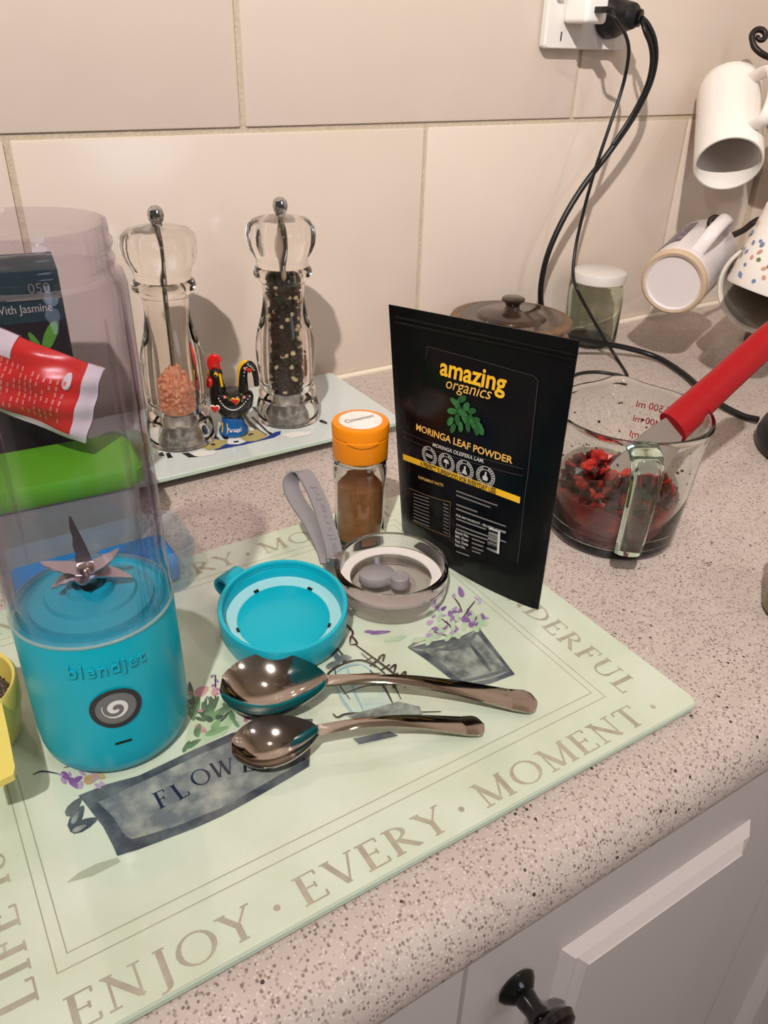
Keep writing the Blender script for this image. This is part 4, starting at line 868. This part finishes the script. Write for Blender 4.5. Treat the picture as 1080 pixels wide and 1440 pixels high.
# ------------------------------------------------------------------ measuring jug with fruit and spatula
JC = Vector((.6824, -.3834, .0))
jg = thing('measuring_jug', 'clear glass measuring jug holding chopped dark red fruit', 'jug', JC)
jh = Vector((pz(885, 800, .02)-JC)); jh.z = 0; jh.normalize(); ja = math.atan2(jh.y, jh.x)   # handle direction
def jmod(a, z):
    k = max(0, (z-.070)/.03); d = (a-(ja+pi)+pi) % (2*pi)-pi; return 1+.21*k*k*math.exp(-(d/.24)**2)
JO = [(.0, .0), (.0440, .0), (.0470, .0020), (.0482, .006), (.0515, .045), (.0548, .088), (.0560, .0960), (.0572, .0985), (.0565, .1010), (.0545, .1010), (.0536, .0985), (.0520, .088), (.0485, .045), (.0452, .009), (.0430, .0065), (0, .0060)]
lathe('glass_body', JO, m_jug, jg, c=JC, seg=88, mod=jmod, angle=50)
js = Vector((-jh.y, jh.x, 0))
def jp(r, z, s=0): return JC+jh*r+js*s+Vector((0, 0, z))
hp = catmull([jp(.0530, .0955), jp(.0660, .0960), jp(.0755, .0905), jp(.0775, .080), jp(.0755, .055), jp(.0725, .032), jp(.0715, .024)], 6); n = len(hp)
tube('handle', hp, [.0115-.0022*(i/n) for i in range(n)], m_thick, jg, seg=16, flat=.48, up=tuple(jh))['label'] = 'thick clear glass handle'
# red graduations on the far wall (printed outside, seen from behind)
m_redp = mat('red_measure_print', (196, 30, 34), .5)
def jwall(ang, s, z): r = .0485+.0033*(z-.045)/.043+.0036; a = ang+s/r; return JC+Vector((r*math.cos(a), r*math.sin(a), z))
aa = math.atan2(Vector(pz(908, 578, .085)-JC).y, Vector(pz(908, 578, .085)-JC).x)
for txt, z in (('500 ml', .082), ('400 ml', .070), ('300 ml', .057), ('200 ml', .044), ('100 ml', .030)):
    tv_, tf_, tw_ = text_data(txt, .01); k_ = .021/tw_
    mk('measure_lettering', [jwall(aa, (v.x-tw_/2)*k_, z+v.y*k_) for v in tv_], tf_, m_redp, jg, smooth=False)
# fruit
m_f1 = mat('dark_red_fruit', (92, 12, 16), .25, noise=(90, (34, 8, 12), .35, .65)); m_f2 = mat('bright_red_fruit', (190, 46, 34), .3, noise=(140, (140, 18, 20), .35, .65)); m_f3 = mat('dark_herb', (46, 44, 22), .6); m_f4 = mat('dark_seed', (24, 12, 14), .4); m_juice = mat('fruit_pulp', (104, 12, 20), .15, noise=(70, (170, 34, 32), .45, .65), bump=(140, .8, .003))
fr = thing('chopped_fruit', 'heap of chopped red fruit and herbs inside the glass jug', 'fruit', JC+Vector((0, 0, .007)), kind='stuff')
pulp = lathe('pulp', [(0, .0065), (.0424, .0068), (.0450, .010), (.0468, .030), (.0450, .038), (.030, .044), (.012, .048), (0, .049)], m_juice, fr, c=JC, seg=56, mod=lambda a, z: 1+(.015*math.sin(5*a)+.02*math.sin(9*a+2) if z > .03 else 0))
pulp['kind'] = 'stuff'
sets = {0: [], 1: [], 2: [], 3: []}
for k in range(330):
    a = random.uniform(0, 2*pi); r = .0455*math.sqrt(random.random()); top_ = .0495-(r/.045)**2*.011
    if random.random() < .45: r = random.uniform(.0420, .0440); z = random.uniform(.012, .040)
    else: z = top_+random.uniform(-.003, .006)
    kind = random.choices((0, 1, 2, 3), (.42, .30, .16, .12))[0]; s_ = random.uniform(.0035, .0085) if kind < 2 else random.uniform(.0012, .0028)
    if r+s_ > .0455: r = .0455-s_
    V, Fc = ico((0, 0, 0), s_, 1, .25, (1, random.uniform(.5, .9), random.uniform(.4, .8))); Rr = Matrix.Rotation(random.uniform(0, 6), 3, Vector((random.uniform(-1, 1), random.uniform(-1, 1), random.uniform(-1, 1))).normalized())
    c = JC+Vector((r*math.cos(a), r*math.sin(a), z)); sets[kind].append(([c+Rr@v for v in V], Fc))
for k, nm in enumerate(('dark_fruit_pieces', 'bright_fruit_pieces', 'herb_flecks', 'seeds')):
    x = mk(nm, *merge(*sets[k]), (m_f1, m_f2, m_f3, m_f4)[k], fr, smooth=k > 1); x['kind'] = 'stuff'
ds = []
for k in range(46):   # flecks stuck to the inside of the glass
    a = random.uniform(0, 2*pi); z = random.uniform(.048, .09); r = .0480+.0033*(z-.045)/.043-.0002; c = JC+Vector((r*math.cos(a), r*math.sin(a), z)); ds.append(ico(c, random.uniform(.0005, .0014), 1, .2))
x = mk('splashed_flecks', *merge(*ds), m_f1, fr); x['kind'] = 'stuff'
# spatula
sp = thing('spatula', 'red handled spatula with grey blade leaning in the glass jug', 'spatula', jp(-.005, .03))
S0 = pd(946, 601, FW.dot(JC+Vector((0, 0, .1))-CAM)+.0); S1 = pd(1080, 478, FW.dot(S0-CAM)+.035); sd = (S1-S0).normalized()
S2 = S1+sd*.028
hpth = [S0, S0.lerp(S1, .12), S0.lerp(S1, .5), S1, S1+sd*.02, S2]
tube('handle', hpth, [.0130, .0128, .0118, .0116, .0105, .004], mat('red_silicone', (158, 5, 18), .4), sp, seg=20, flat=.62, up=tuple(FW))
wv = sd.cross(FW).normalized(); nv = wv.cross(sd).normalized()
bt = S0+sd*.002; V = []
lowz = .012; Lb = (bt.z-lowz)/max(.1, -(-sd).z) if abs(sd.z) > .05 else .06
Lb = min(Lb, .075); bdv2 = ((JC+Vector((-.012, -.006, .030)))-bt); Lb = bdv2.length; bdv2.normalize()
for t, hw, th in ((0, .0085, .003), (.15, .012, .0024), (.45, .0175, .0018), (.85, .0185, .0014), (1, .015, .0012)):
    c = bt+bdv2*(Lb*t)
    for a_, b2 in ((1, 1), (-1, 1), (-1, -1), (1, -1)): V.append(c+wv*(hw*a_)+nv*(th*b2))
mk('blade', V, [(i*4+k, i*4+(k+1) % 4, i*4+4+(k+1) % 4, i*4+4+k) for i in range(4) for k in range(4)]+[(0, 1, 2, 3), (16, 17, 18, 19)], mat('taupe_silicone', (138, 124, 116), .45), sp)

# ------------------------------------------------------------------ jar, brown pot behind
GC = Vector((.996, -.0425, 0))
gj = thing('empty_jar', 'empty clear glass jar with white screw lid against the wall', 'jar', GC)
lathe('glass_body', [(0, 0), (.0300, 0), (.0325, .002), (.0333, .006), (.0333, .062), (.0325, .069), (.0300, .0735), (.0292, .0755), (.0292, .084), (.0272, .084), (.0272, .075), (.0285, .0715), (.0308, .067), (.0314, .060), (.0314, .008), (.0300, .005), (0, .004)], clear('greenish_jar_glass', (248, 252, 247), 1.), gj, c=GC, seg=56, angle=50)
lathe('screw_lid', [(.0, .0905), (.0300, .0905), (.0322, .0895), (.0330, .0875), (.0330, .0785), (.0322, .0775), (.0312, .078), (.0312, .0885), (0, .0885)], mat('white_painted_lid', (214, 208, 202), .3), gj, c=GC, seg=56)
PCc = Vector((.8245, -.083, 0))
po = thing('stoneware_pot', 'brown glazed stoneware pot with knobbed lid behind the pouch', 'pot', PCc)
m_pot = mat('brown_glaze', (66, 46, 34), .22, coat=.4, noise=(40, (36, 26, 22), .35, .65)); m_rim = mat('sandy_brown_rim', (122, 94, 68), .45, noise=(90, (92, 66, 46), .3, .7))
m_amb = mat('amber_drip_glaze', (150, 88, 36), .2, coat=.4, noise=(120, (60, 34, 20), .4, .6))
lathe('body', [(0, 0), (.048, 0), (.056, .004), (.066, .022), (.068, .038), (.064, .052), (.0600, .058), (.0585, .060), (.0565, .058), (.055, .052), (.057, .02), (.045, .007), (0, .006)], m_amb, po, c=PCc, seg=56)
lid = lathe('pot_lid', [(0, .0605), (.0600, .0605), (.0655, .0625), (.0672, .0650), (.0660, .0670), (.0560, .0690)], m_rim, po, c=PCc, seg=64)
lathe('lid_glaze', [(.0575, .0688), (.050, .0692), (.0395, .0690), (.0380, .0712), (.034, .0728), (.012, .0745), (.0085, .0760), (.0075, .0800), (.0090, .0835), (.0125, .0860), (.0128, .0878), (.0110, .0892), (0, .0898)], m_pot, lid, c=PCc, seg=64)

# ------------------------------------------------------------------ socket, plugs, cords
sk = thing('wall_socket', 'white double wall socket plate on the tiles', 'socket', (.952, -.0038, .358))
slab('plate', rrect(.119, .076, .004, 4), 0, .0095, m_wpl, sk, bev=.002, c=(.951, -.0032, .3605), rot=frame((0, -1, 0), (1, 0, 0)))
box('switch_rocker', (.008, .004, .014), (.905, -.014, .372), m_wpl, sk, bev=.0008)
box('pin_slot', (.0012, .0008, .008), (.913, -.0131, .334), m_slot, sk, bev=0)
ch = thing('usb_charger', 'white cube phone charger plugged into the wall socket', 'charger', (.925, -.013, .358))
box('charger_body', (.030, .034, .030), (.9275, -.0296, .3605), mat('gloss_white_plastic', (244, 240, 236), .18), ch, bev=.005, seg=4)
pg = thing('usb_cable', 'thin black charging cable hanging from the white charger', 'cable', (.935, -.047, .357))
u0 = Vector((.9275, -.047, .3545)); ud = Vector((.80, -.62, -.06)).normalized()
box('usb_plug', (.012, .020, .0055), (.9285, -.0535, .3575), m_black, pg, bev=.001)
thin = [Vector((.9290, -.062, .3572)), py(866, 28, -.072), py(880, 50, -.066), py(884, 76, -.060), py(876, 120, -.055), py(858, 175, -.057), py(838, 235, -.056), py(822, 292, -.054), py(810, 345, -.056), py(806, 385, -.068), py(814, 412, -.088), py(845, 468, -.095), pz(868, 505, .0035), pz(882, 529, .0024), pz(868, 527, .0022), pz(840, 523, .0022), pz(812, 526, .0022), pz(790, 540, .0022)]
tube('cable', catmull(thin, 8), .0019, m_black, pg, seg=8)
bk = thing('power_cord', 'thick black power cord running from round plug along counter to black appliance base', 'cord', (.975, -.013, .352))
PLC = Vector((.9785, -.0128, .3540))
lathe('plug_body', [(0, 0), (.0205, 0), (.0215, .002), (.0205, .010), (.0185, .014), (.0150, .018), (.0135, .028), (.0120, .034), (.006, .037), (0, .0375)], m_black, bk, c=PLC, rot=frame((0, -1, 0)), seg=40)
sA, sB = PLC+Vector((.004, -.026, .000)), py(902, 26, -.050)
stn = [sA.lerp(sB, i/14) for i in range(15)]; tube('strain_relief', stn, [.0095-.0022*(i/14)+(.0009 if i % 2 else -.0006) for i in range(15)], m_black, bk, seg=16)
thick = [sB, py(911, 36, -.054), py(920, 58, -.058), py(921, 88, -.058), py(912, 122, -.055), py(890, 165, -.05), py(858, 212, -.046), py(820, 262, -.042), py(790, 312, -.040), py(768, 365, -.038), py(760, 415, -.036), py(768, 448, -.035), py(792, 470, -.085), pz(830, 480, .024), pz(880, 489, .014), pz(925, 503, .006), pz(960, 525, .0042), pz(988, 549, .0042), pz(1015, 570, .0042), pz(1045, 585, .0042), pz(1066, 590, .006)]
tube('cable', catmull(thick, 8), .0034, m_black, bk, seg=10)
thick2 = [sB+Vector((0, -.002, -.003)), py(907, 44, -.058), py(915, 66, -.062), py(916, 92, -.062), py(908, 124, -.059), py(888, 163, -.053), py(862, 203, -.048)]
tube('cable', catmull(thick2, 8), .0022, m_black, bk, seg=8)

# ------------------------------------------------------------------ kettle and jar at the right edge
kc = pz(1061, 612, .02); KT = Vector((kc.x+.074, kc.y-.046, 0))
kt = thing('appliance_base', 'round black appliance base at the end of the power cord', 'appliance', KT)
lathe('base_body', [(0, 0), (.072, 0), (.076, .003), (.077, .012), (.074, .022), (.066, .030), (.060, .032), (0, .032)], m_black, kt, c=KT, seg=56)
lathe('base_ring', [(.062, .0315), (.064, .034), (.058, .036), (.052, .034), (.052, .0315)], m_blackgloss, kt, c=KT, seg=56)
lathe('connector', [(0, .0315), (.014, .0315), (.014, .041), (.011, .043), (0, .043)], m_black, kt, c=KT, seg=32)

gc_ = pz(1076, 812, .03); GB = Vector((gc_.x+.0285, gc_.y-.018, 0))
ob = thing('olive_jar', 'small dark lidded jar of yellow green contents near the worktop edge', 'jar', GB)
lathe('glass_body', [(0, 0), (.023, 0), (.026, .003), (.026, .034), (.023, .040), (.021, .044), (0, .044)], mat('olive_green_glass', (120, 116, 66), .2), ob, c=GB, seg=40)
lathe('jar_lid', [(0, .043), (.0235, .043), (.0245, .045), (.0245, .055), (.023, .057), (0, .0575)], m_blackgloss, ob, c=GB, seg=40)

# ------------------------------------------------------------------ mug tree and mugs
def mug(name, label, base, axis, hdir, r0, r1, h, m_out, m_in=None, rimm=None, handle=True, bottom_ring=None, ho=.029):
    """base: centre of the closed end, axis: from closed end to mouth, hdir: handle side"""
    o = thing(name, label, 'mug', base); fr_ = frame(axis, hdir); base = Vector(base); W3 = lambda x, y, z: base+fr_@Vector((x, y, z))
    prof = [(0, .0025), (r0*.80, .0025), (r0*.84, .0), (r0*.94, .0), (r0, .003), (r0+(r1-r0)*.12, h*.10), (r0+(r1-r0)*.6, h*.55), (r1, h-.002), (r1-.0012, h), (r1-.0028, h), (r1-.004, h-.003), (r0+(r1-r0)*.55-.0042, h*.5), (r0-.004, .012), (r0-.010, .007), (0, .0065)]
    cut = 10
    lathe('outside', prof[:cut], m_out, o, c=base, rot=fr_, seg=64, angle=45)
    lathe('inside', prof[cut-1:], m_in or m_out, o, c=base, rot=fr_, seg=64, angle=45)
    if rimm:
        lathe('rim', [(r1+.0004, h-.0035), (r1+.0004, h-.001), (r1-.001, h+.0005), (r1-.003, h+.0003), (r1-.0045, h-.003)], rimm, o, c=base, rot=fr_, seg=64)
    if bottom_ring:
        lathe('foot_ring', [(r0*.86, -.0005), (r0*.93, -.0010), (r0*1.0, .001), (r0+.0008, .004)], bottom_ring, o, c=base, rot=fr_, seg=64)
    if handle:
        rm = (r0+r1)/2; P = catmull([W3(rm-.003, 0, h*.80), W3(rm+ho*.5, 0, h*.86), W3(rm+ho*.93, 0, h*.72), W3(rm+ho, 0, h*.50), W3(rm+ho*.76, 0, h*.30), W3(rm-.003, 0, h*.18)], 7)
        tube('handle', P, .0078, m_out, o, seg=14, flat=.62, up=tuple(fr_@Vector((1, 0, 0))))
    return o, W3
# upper white mug: mouth down towards the room
A1 = pd(1024, 233, .93); B1 = pd(1024, 108, .895); ax1 = (A1-B1).normalized()
def mug_from(mouth_px, mouth_d, close_px, close_d):
    a = pd(mouth_px[0], mouth_px[1], mouth_d); b = pd(close_px[0], close_px[1], close_d); return a, b, (a-b).normalized(), (a-b).length
m1, b1, ax1, h1 = mug_from((1024, 231), .900, (1026, 124), .952)
mug('white_mug', 'plain white mug hanging mouth down on the upper hook', b1, ax1, RT*.30-FW*1., .0365, .0375, h1, m_white_cer)
# lower mug seen from its base
m_w2 = mat('white_lilac_ceramic', (226, 216, 216), .15, coat=.3)
b2, m2, ax2, h2 = mug_from((946, 398), .86, (990, 354), .925); ax2 = -ax2
mg2, W2 = mug('purple_print_mug', 'white mug with purple picture hanging base outward on the lower hook', b2, ax2, RT*.62+UP*.75, .0355, .0375, h2, m_w2, ho=.020, bottom_ring=mat('unglazed_tan_ring', (196, 172, 146), .7))
_f2 = frame(ax2, RT*.62+UP*.75); _l = _f2.transposed()@(-RT*.75+UP*.55-FW*.25); pa0 = math.atan2(_l.y, _l.x)
m_pur = mat('purple_picture', (74, 62, 84), .25, noise=(160, (150, 136, 150), .5, .68))
V = []; 
for i in range(13):
    a = pa0+math.radians(-33+i*5.5)
    for z in (.030, h2-.012): r = .0355+.002*(z/h2)+.0006; V.append(W2(r*math.cos(a), r*math.sin(a), z))
mk('picture', V, [(2*i, 2*i+1, 2*i+3, 2*i+2) for i in range(12)], m_pur, mg2)
# large grey-lined mug, mouth to the room, partly out of frame
m3, b3, ax3, h3 = mug_from((1079, 408), .83, (1122, 350), .91)
mug('grey_lined_mug', 'large dark mug with grey inside and white rim facing outward', b3, ax3, RT*.9+UP*.4, .044, .0505, h3, mat('dark_indigo_glaze', (66, 60, 78), .25), mat('grey_brown_glaze', (172, 160, 144), .15, coat=.3), mat('white_glaze_rim', (232, 224, 214), .15))
# floral mug
fbase, fm = pd(1136, 292, .735), pd(1083, 394, .765); fax = (fm-fbase).normalized(); ffr = frame(fax, RT)
fl, W4 = mug('floral_mug', 'white mug with small flowers hanging in front of the grey mug', fbase, fax, RT, .035, .037, .082, m_white_cer)
cam_dir = ffr.transposed()@((CAM-fbase).normalized()); ca0 = math.atan2(cam_dir.y, cam_dir.x)
pal = [mat('flower_blue', (108, 128, 166), .3), mat('flower_peach', (200, 150, 128), .3), mat('flower_leaf', (104, 122, 74), .3)]
for k in range(70):
    a = ca0+random.uniform(-1.7, 1.7); z = random.uniform(.022, .074); r = .0372
    pts = []; L, wd, t0 = (random.uniform(.004, .0065), random.uniform(.0025, .0042), random.uniform(0, pi))
    for i in range(8):
        t = 2*pi*i/8; u, v = L/2*math.cos(t), wd/2*math.sin(t); u, v = u*math.cos(t0)-v*math.sin(t0), u*math.sin(t0)+v*math.cos(t0); pts.append(W4(r*math.cos(a+u/r), r*math.sin(a+u/r), z+v))
    mk('flower_motif', pts, [tuple(range(8))], pal[k % 3], fl, smooth=False)
# cream mug at the frame edge
mug('cream_mug', 'cream mug with tan rim hanging beside the white mug', pd(1142, 172, 1.0), RT*-.55-FW*.75-UP*.25, UP, .035, .037, .085, mat('cream_glaze', (226, 208, 178), .2), None, mat('tan_rim', (176, 140, 92), .4))
# the tree itself
TC = pd(1165, 330, .95); TCb = Vector((min(TC.x, 1.25), TC.y, 0))
tre = thing('mug_tree', 'dark iron mug stand with scrolled hooks', 'mug stand', TCb)
lathe('stand_base', [(0, 0), (.062, 0), (.062, .006), (.056, .010), (.012, .012), (0, .012)], m_iron, tre, c=TCb, seg=40)
tube('stand_post', [TCb+Vector((0, 0, .010)), TCb+Vector((0, 0, .40))], .006, m_iron, tre, seg=12)
def hook(px, d0, jz, wr):
    P = [TCb+Vector((0, 0, jz))]+[pd(x, y, d) for x, y, d in px]; c = P[-1]; n_ = 18; cu_ = pd(wr[0], wr[1], px[-1][2]); r0 = (c-cu_).length
    u = (c-cu_).normalized(); v = FW.cross(u).normalized()*wr[2]
    for i in range(1, n_): t = i/n_; a = t*2*pi*1.15; P.append(cu_+(u*math.cos(a)+v*math.sin(a))*(r0*(1-.78*t)))
    pts = catmull(P, 4); n2 = len(pts); tube('hook', pts, [.0036-.0012*(max(0, i/n2-.5)*2) for i in range(n2)], m_iron, tre, seg=10)
hook([(1078, 306, .925), (1045, 324, .92), (1022, 333, .895), (1005, 328, .880), (999, 316, .872)], .92, TC.z+.02, (1007, 313, 1))
hook([(1100, 90, .945), (1085, 82, .94), (1072, 76, .935), (1061, 66, .935), (1058, 56, .935)], .94, .345, (1069, 51, 1))
hook([(1100, 395, .88), (1090, 330, .85), (1085, 300, .83)], .9, .16, (1095, 300, 1))

# ------------------------------------------------------------------ things behind the blender
tb = Vector((.318, -.115, 0))
bx = thing('tea_box', 'dark green box of jasmine green tea seen through the blender jar', 'tea box', tb)
TR_ = Matrix.Rotation(math.radians(-8), 3, 'Z')
m_tb = mat('dark_green_card', (22, 58, 62), .45, noise=(20, (14, 36, 42), .4, .7))
box('carton', (.072, .055, .185), tb+Vector((0, 0, .0925)), m_tb, bx, rot=TR_, bev=.0008)
def tbp(x, z, off=.0006): return tb+TR_@Vector((x, -.0275-off, z))
def tbox(name, x0, x1, z0, z1, m, off=.0004): return mk(name, [tbp(x0, z0, off), tbp(x1, z0, off), tbp(x1, z1, off), tbp(x0, z1, off)], [(0, 1, 2, 3)], m, bx, smooth=False)
tbox('dark_lower_panel', -.036, .036, 0, .150, mat('black_card', (28, 26, 30), .45)); tbox('pale_stripe', -.0, .036, .1655, .1665, m_gpr, .0006); tbox('pale_stripe', -.02, .036, .118, .1188, m_gpr, .0006)
tv_, tf_, tw_ = text_data('Tea With Jasmine'); k_ = .050/tw_; mk('box_lettering', [tbp(-.022+v.x*k_, .157+v.y*k_*1.2, .0008) for v in tv_], tf_, m_wpr, bx, smooth=False)
tv_, tf_, tw_ = text_data('050'); k_ = .014/tw_; mk('box_lettering', [tbp(.015+v.x*k_, .170+v.y*k_, .0008) for v in tv_], tf_, m_gpr, bx, smooth=False)
m_tl = mat('tea_leaf_green', (88, 158, 58), .4)
for x, z, L, wd, a in ((.023, .139, .024, .008, 62), (.013, .135, .018, .0045, 112)):
    a = math.radians(a); pts = [tbp(x+(L/2*math.cos(t)*math.cos(a)-wd/2*math.sin(t)*math.sin(a)), z+(L/2*math.cos(t)*math.sin(a)+wd/2*math.sin(t)*math.cos(a)), .0008) for t in [2*pi*i/12 for i in range(12)]]; mk('printed_leaf', pts, [tuple(range(12))], m_tl, bx, smooth=False)
# milky tub with green lid
gt = Vector((.302, -.195, 0)); GR = Matrix.Rotation(math.radians(-4), 3, 'Z')
tu = thing('green_lid_tub', 'milky plastic tub with bright green lid behind the blender', 'tub', gt)
def shell(name, w0, d0, w1, d1, h, th, r, m, parent, c, rot):
    V = []; Fc = []; ring = [(w0, d0, 0), (w1, d1, h), (w1-2*th, d1-2*th, h), (w0-2*th, d0-2*th, th)]
    for a, b, z in ring: V += [Vector(c)+rot@Vector((x, y, z)) for x, y in rrect(a, b, r, 5)]
    n_ = len(rrect(1, 1, .1, 5)); 
    for l in range(3): Fc += [(l*n_+i, l*n_+(i+1) % n_, (l+1)*n_+(i+1) % n_, (l+1)*n_+i) for i in range(n_)]
    Fc += [tuple(range(n_)), tuple(3*n_+i for i in range(n_))]; return mk(name, V, Fc, m, parent, angle=50)
shell('tub_body', .122, .050, .132, .056, .050, .0012, .010, m_frost, tu, gt, GR)
slab('tub_lid', rrect(.140, .062, .012, 5), .050, .066, mat('bright_green_plastic', (98, 176, 38), .35), tu, bev=.003, c=gt, rot=GR)
# clear tray with blue contents
bt_ = Vector((.318, -.278, 0)); 
bz = thing('clear_tray', 'clear plastic tray holding blue cloths right behind the blender', 'tray', bt_)
shell('tray_body', .112, .052, .120, .058, .032, .0012, .012, clear('clear_tray_plastic', (248, 252, 253), frost=.12, frostcol=(200, 215, 220)), bz, bt_+Vector((0, 0, BZ+.0004)), I3)
m_blue = mat('blue_cloth', (24, 128, 196), .7, bump=(60, .6, .004))
for i, (dx, dy, sx, sy, sz) in enumerate(((-.026, 0, .050, .040, .022), (.026, .002, .046, .038, .018))):
    o_ = tag(box('folded_cloth', (sx, sy, sz), bt_+Vector((dx, dy, BZ+.0022+sz/2)), m_blue, bev=.005, seg=3), ('thicker folded blue cloth inside the clear plastic tray', 'thinner folded blue cloth inside the clear plastic tray')[i], 'cloth', 'blue cloths in the clear tray')
# red snack packet resting on the green lid
pk = thing('snack_packet', 'crumpled red and white snack packet lying on the green tub lid', 'packet', gt+Vector((-.01, 0, .064)))
O = pd(52, 540, FW.dot(gt+Vector((0, 0, .085))-CAM)); ur = (RT*.93-UP*.36).normalized(); vr = (UP*.80+RT*.33-FW*.35).normalized(); nr_ = ur.cross(vr).normalized(); nr_ = nr_ if nr_.dot(FW) < 0 else -nr_
def pkp(u, v, off, side): # u,v in -1..1
    puff = .009*(1-u*u)**.5*(1-v*v)**.6 if abs(u) < 1 and abs(v) < 1 else 0
    return O+ur*(.040*u)+vr*(.0275*v)+nr_*(side*puff+off+.0018*math.sin(5*u+3*v)*(1-abs(u)*.4)+.0012*math.sin(9*v-4*u))
def pkgrid(name, u0, u1, v0, v1, m, off=0., nu=24, nv=18, both=True):
    ds = []
    for sd_ in ((1, -1) if both else (1,)):
        V = [pkp(u0+(u1-u0)*i/nu, v0+(v1-v0)*j/nv, off*sd_, sd_) for j in range(nv+1) for i in range(nu+1)]
        ds.append((V, [(j*(nu+1)+i, j*(nu+1)+i+1, (j+1)*(nu+1)+i+1, (j+1)*(nu+1)+i) for j in range(nv) for i in range(nu)]))
    return mk(name, *merge(*ds), m, pk, angle=180)
m_rp = mat('red_printed_film', (214, 48, 42), .3); m_wf = mat('white_film', (226, 216, 216), .35)
pkgrid('wrapper', -1, 1, -1, 1, m_rp, .0004); pkgrid('white_seal', .80, 1.06, -1.02, 1.02, m_wf, .0010, 4, 18); pkgrid('white_edge', -1, .82, -1.04, -.88, m_wf, .0010, 20, 3); pkgrid('white_patch', -1, -.45, .45, 1.02, m_wf, .0010, 8, 6)
m_rt = mat('pale_red_small_print', (236, 130, 116), .4); ds = []
for i in range(15):
    u = -.92+i*.105
    for j in range(7):
        v = -.72+j*.17+.02*math.sin(i)
        if random.random() < .2: continue
        ds.append(([pkp(u-.012, v, .0010, 1), pkp(u+.022, v, .0010, 1), pkp(u+.022, v+.12, .0010, 1), pkp(u-.012, v+.12, .0010, 1)], [(0, 1, 2, 3)]))
mk('small_print', *merge(*ds), m_rt, pk, smooth=False)
mk('round_mark', [pkp(.58+.07*math.cos(t), .45+.22*math.sin(t), .0014, 1) for t in [2*pi*i/16 for i in range(16)]], [tuple(range(16))], m_wf, pk, smooth=False)
# small pale glass bowl by the tray
gb = Vector(pz(178, 640, 0)); gb = Vector((.378, -.128, TZ))
cu = thing('tealight_cup', 'small pale green glass cup beside the salt grinder', 'cup', gb)
lathe('cup', [(0, 0), (.014, 0), (.018, .004), (.0215, .014), (.0220, .026), (.0205, .027), (.0195, .015), (.016, .006), (0, .004)], clear('pale_green_glass', (214, 232, 210), 0., frost=.3, frostcol=(190, 205, 185)), cu, c=gb, seg=40)

# ------------------------------------------------------------------ yellow measuring cup with seeds
YC = Vector((.2225, -.372, BZ))
yc = thing('measuring_cup', 'yellow plastic measuring cup with flat handle holding dark seeds', 'measuring cup', YC)
m_yc = mat('yellow_plastic', (224, 204, 104), .4)
YR = .0310
lathe('cup', [(0, 0), (.024, 0), (.027, .003), (.0285, .012), (.0288, .019), (.0305, .021), (.0310, .034), (.0300, .036), (.0285, .035), (.0275, .021), (.0260, .010), (.023, .004), (0, .003)], m_yc, yc, c=YC, seg=56)
hz = YC.z+.0335
hpts = [pz(-30, 985, hz), pz(2, 985, hz), pz(12, 1030, hz), pz(22, 1082, hz), pz(20, 1092, hz), pz(-2, 1103, hz), pz(-40, 1115, hz), pz(-46, 1090, hz)]
n = len(hpts); V = [p_+Vector((0, 0, .0015)) for p_ in hpts]+[p_-Vector((0, 0, .0022)) for p_ in hpts]
mk('handle', V, [tuple(range(n)), tuple(range(2*n-1, n-1, -1))]+[(i, (i+1) % n, n+(i+1) % n, n+i) for i in range(n)], m_yc, yc, smooth=False)
sd_ = thing('chia_seeds', 'dark chia seeds filling the yellow measuring cup', 'seeds', YC+Vector((0, 0, .004)), kind='stuff')
m_sd = mat('dark_seed_mix', (62, 50, 46), .5, noise=(900, (150, 132, 112), .55, .62))
x = lathe('seed_heap', [(0, .0045), (.0225, .0045), (.0258, .0105), (.0268, .020), (.0245, .0245), (.012, .0275), (0, .0285)], m_sd, sd_, c=YC, seg=40); x['kind'] = 'stuff'
ds = []
for k in range(420):
    a = random.uniform(0, 2*pi); r = .0250*math.sqrt(random.random()); z = .0290-(r/.025)**2*.0050; ds.append(ico(YC+Vector((r*math.cos(a), r*math.sin(a), z)), .0009, 1, .1, (1.3, .8, .8)))
x = mk('loose_seeds', *merge(*ds), m_sd, sd_); x['kind'] = 'stuff'
